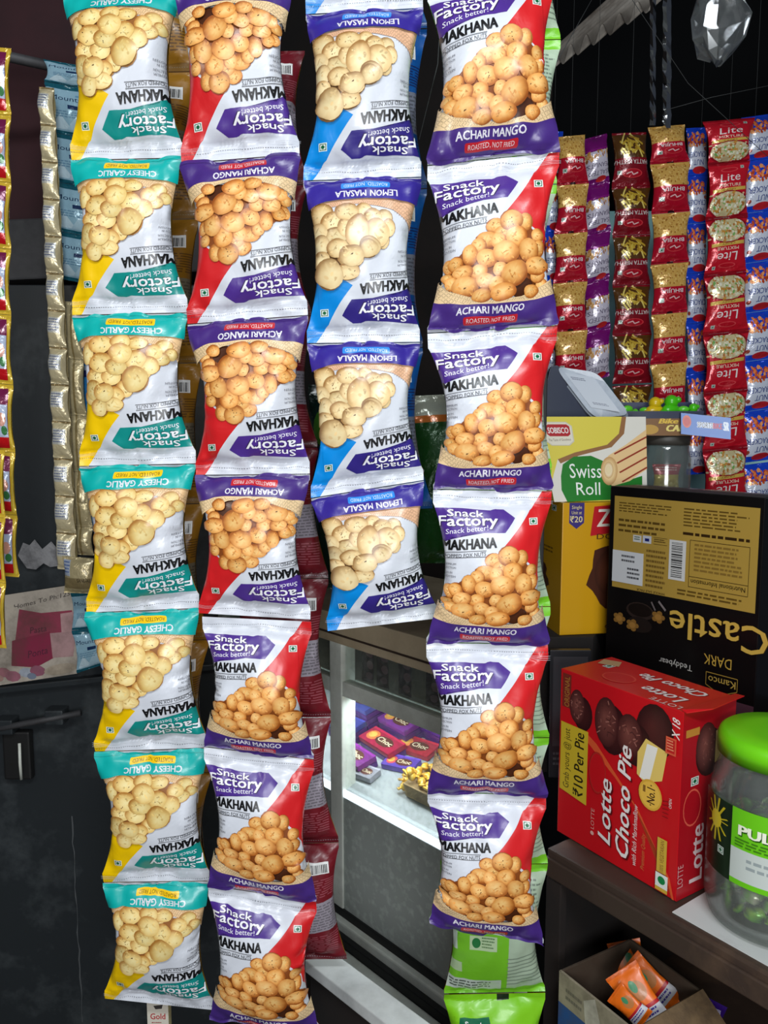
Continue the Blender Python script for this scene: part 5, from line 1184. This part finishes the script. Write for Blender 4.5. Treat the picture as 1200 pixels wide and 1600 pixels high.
# rod and clear polythene above them
zr = at(1000, 40, YS).z
tag(tube('sachet_rod', [(.2, YS, zr+.16), (1.5, YS, zr+.16)], .008, M['greybeam']), 'thin steel rod above the small sachet strips', 'rod')
for i, (x, yt) in enumerate(((892, 214), (932, 214), (866, 206), (985, 208), (1096, 200), (1140, 188), (1180, 182))):
    p = at(x, yt, YS); tag(tube('hanging_thread', [p, Vector((p.x, YS, zr+.16))], .00035, M['wire']), 'thin thread above the '+('red and tan', 'purple and white', 'dim blue', 'dark red and yellow', 'shaded blue', 'white bowl', 'bright blue')[i]+' sachet strip', 'thread')
def polystrip(name, x, w, y0, y1, Yd, label, seed):
    rr = random.Random(seed); bm = bmesh.new(); prev = None
    for i in range(22):
        yy = y0+(y1-y0)*i/21; a = at(x-w/2+rr.uniform(-1, 1), yy, Yd+rr.uniform(-.006, .006)); c = at(x+rr.uniform(-1, 1), yy, Yd-.012+rr.uniform(-.006, .006)); b = at(x+w/2+rr.uniform(-1, 1), yy, Yd+rr.uniform(-.006, .006))
        row = [bm.verts.new(v) for v in (a, c, b)]
        if prev:
            for k in range(2): bm.faces.new((prev[k], prev[k+1], row[k+1], row[k]))
        prev = row
    o = bm_to(name, bm, M['clearfilm'], None, False); tag(o, label, 'plastic strip', 'clear plastic strips'); return o
polystrip('plastic_strip', 1020, 9, -10, 196, YS-.02, 'narrow clear plastic strip hanging above the brighter red and tan strip', 3)
polystrip('plastic_strip', 1042, 13, -10, 200, YS-.025, 'wider clear plastic strip hanging beside the narrow one', 4)
# crumpled clear bag
rr = random.Random(8); bm = bmesh.new(); cbg = at(1122, 35, 1.75); n = 14; rings = []
for z_, r_ in ((.085, .012), (.07, .03), (.045, .05), (.01, .058), (-.03, .052), (-.06, .034), (-.078, .012)):
    rings.append([bm.verts.new(cbg+Vector((r_*math.cos(2*PI*k/n)*rr.uniform(.75, 1.2), r_*.7*math.sin(2*PI*k/n)*rr.uniform(.75, 1.2), z_+rr.uniform(-.008, .008)))) for k in range(n)])
for a, b in zip(rings, rings[1:]):
    for k in range(n): bm.faces.new((a[k], a[(k+1) % n], b[(k+1) % n], b[k]))
tag(bm_to('plastic_bag', bm, M['clearfilm'], None, False), 'crumpled clear plastic bag hanging beside the sachet strips', 'bag')
for i, (pts, lb) in enumerate((([at(1122, -12, 1.75), at(1122, -60, 1.75)], 'cord holding the crumpled clear bag'), ([at(858, 118, 1.3), at(930, -10, 1.5)], 'thin pale cord crossing in front of the awning'), ([at(980, -12, 1.7), at(1075, 130, 1.7), at(1200, 245, 1.7)], 'thin dark cord sagging behind the clear plastic strips'), ([at(1040, 172, 1.72), at(1112, 152, 1.72), at(1230, 128, 1.72)], 'thin cord running right from the clear plastic strip'), ([at(655, 218, 1.06), at(684, 100, 1.06), at(692, -40, 1.06)], 'pale cord hanging between the blue and near purple strips'))):
    tag(tube('string', pts, .0006, M['wire']), lb, 'string')
# aqua wall panel far behind the sachets
pz = at(1000, 330, 2.35).z
struct(prism('wall_right', [(at(936, 500, 2.35).x, 2.35, .0), (at(1330, 500, 2.35).x, 2.35, 0), (at(1330, 500, 2.35).x, 2.4, 0), (at(936, 500, 2.35).x, 2.4, 0)], (0, 0, pz), M['teal'], bev=0))

# ------------------------------------------------------------------ sachets on the left
yy = [135]+[135+58*i for i in range(1, 14)]
def lx(y, x0, x1): return x0+(x1-x0)*(y-135)/790
sachets([(lx(y, 61, 92), lx(y, 84, 124)) for y in yy], [(y, y+2) for y in yy], 1.45, 'gold', [False]*13, [f'small gold foil sachet with pale label, {ORD[i]} from top of the gold strip' for i in range(13)], 'gold foil sachets', 860, (186, 166, 116), T=.012, m='foil', yaw=-.5, wr=1.4)
y2 = [470, 560, 648, 736, 822, 866]
sachets([(lx(y, 88, 112), lx(y, 108, 150)) for y in y2], [(y, y+2) for y in y2], 1.48, 'goldback', [False]*5, [f'plain gold back of a sachet beside the gold strip, {ORD[i]} from top' for i in range(5)], 'plain gold sachet backs', 880, (178, 158, 108), T=.01, m='foil', yaw=.1, wr=1.6)
sachets([(97, 146), (100, 150)], [(868, 872), (926, 928)], 1.44, 'goldbig', [False], ['wide gold sachet with brown band at the bottom of the gold strip'], None, 890, (196, 180, 136), T=.012, m='foil', wr=1.4)
y3 = [92, 127, 205, 282, 359, 434]
sachets([(68+(y-92)*.045, 150+(y-92)*.045) for y in y3], [(y, y+14) for y in y3], 1.5, 'mint', [False]*5, [f'pale blue sachet with dark teal ends, {q_}' for q_ in ('topmost and short', 'second from top', 'third from top', 'fourth from top', 'fifth from top')], 'pale blue sachets', 900, (150, 188, 206), T=.008, m='foilblue' if 'foilblue' in M else 'shiny_film', wr=.8)
y4 = [508, 578, 662, 746, 830]
sachets([(116+(y-508)*.05, 190+(y-508)*.05) for y in y4], [(y, y+2) for y in y4], 1.5, 'blue', [False]*4, [f'mid blue sachet behind the teal strip, {ORD[i]} below the pale blue ones' for i in range(4)], 'mid blue sachets', 920, (52, 132, 196), T=.008, wr=.8)
sachets([(110, 160), (112, 166), (120, 168)], [(926, 922), (985, 980), (1052, 1036)], 1.5, 'mint', [False]*2, ['pale blue sachet beside the poster, just under the gold strip', 'lowest pale blue sachet beside the right edge of the poster'], 'pale blue sachets by the poster', 930, (150, 188, 206), T=.008, wr=1)
y5 = [70, 175, 280, 384, 487, 596, 702, 800, 897]
sachets([(-42+max(0, (y-480))*.028, 17+max(0, (y-480))*.03) for y in y5], [(y, y+5) for y in y5], 1.2, 'tiger', [False]*8, [f'gold bordered sachet with red foot in the farther strip, {ORD[i]} from top' for i in range(8)], 'gold bordered sachets', 940, (206, 172, 52), T=.012, m='shiny_film', wr=1.2)
y6 = [700, 806, 908, 1010]
sachets([(-40, 7), (-40, 8), (-40, 9), (-40, 10)], [(y, y+3) for y in y6], 1.12, 'tiger', [False]*3, [f'gold bordered sachet in the nearer cut off strip, {q_}' for q_ in ('upper', 'middle', 'lowest')], 'nearer gold bordered sachets', 960, (206, 172, 52), T=.012, wr=1.2)
# small box hanging under the teal strip
A = Art(); A.rect(0, 0, 1, 1, (206, 200, 186)); A.poly([(.3, .1), (.75, .06), (.7, .2), (.4, .22)], (60, 56, 54)); A.text('Gold', (.15, .56), (.7, 0), (0, -.2), (170, 30, 40), .03); A.para(.2, .66, .8, .8, 2, (150, 60, 60), 2)
p = at(231, 1563, 1.06); w = at(264, 1563, 1.06).x-p.x; p2 = at(231, 1608, 1.06)
tag(carton('match_box', (p.x, 1.055, p2.z), Vector((w, 0, 0)), Vector((0, .016, 0)), Vector((0, 0, p.z-p2.z)), (190, 176, 130), {'front': A}, 'card', .0015), 'small cream box with red lettering under the lowest teal pack', 'box')
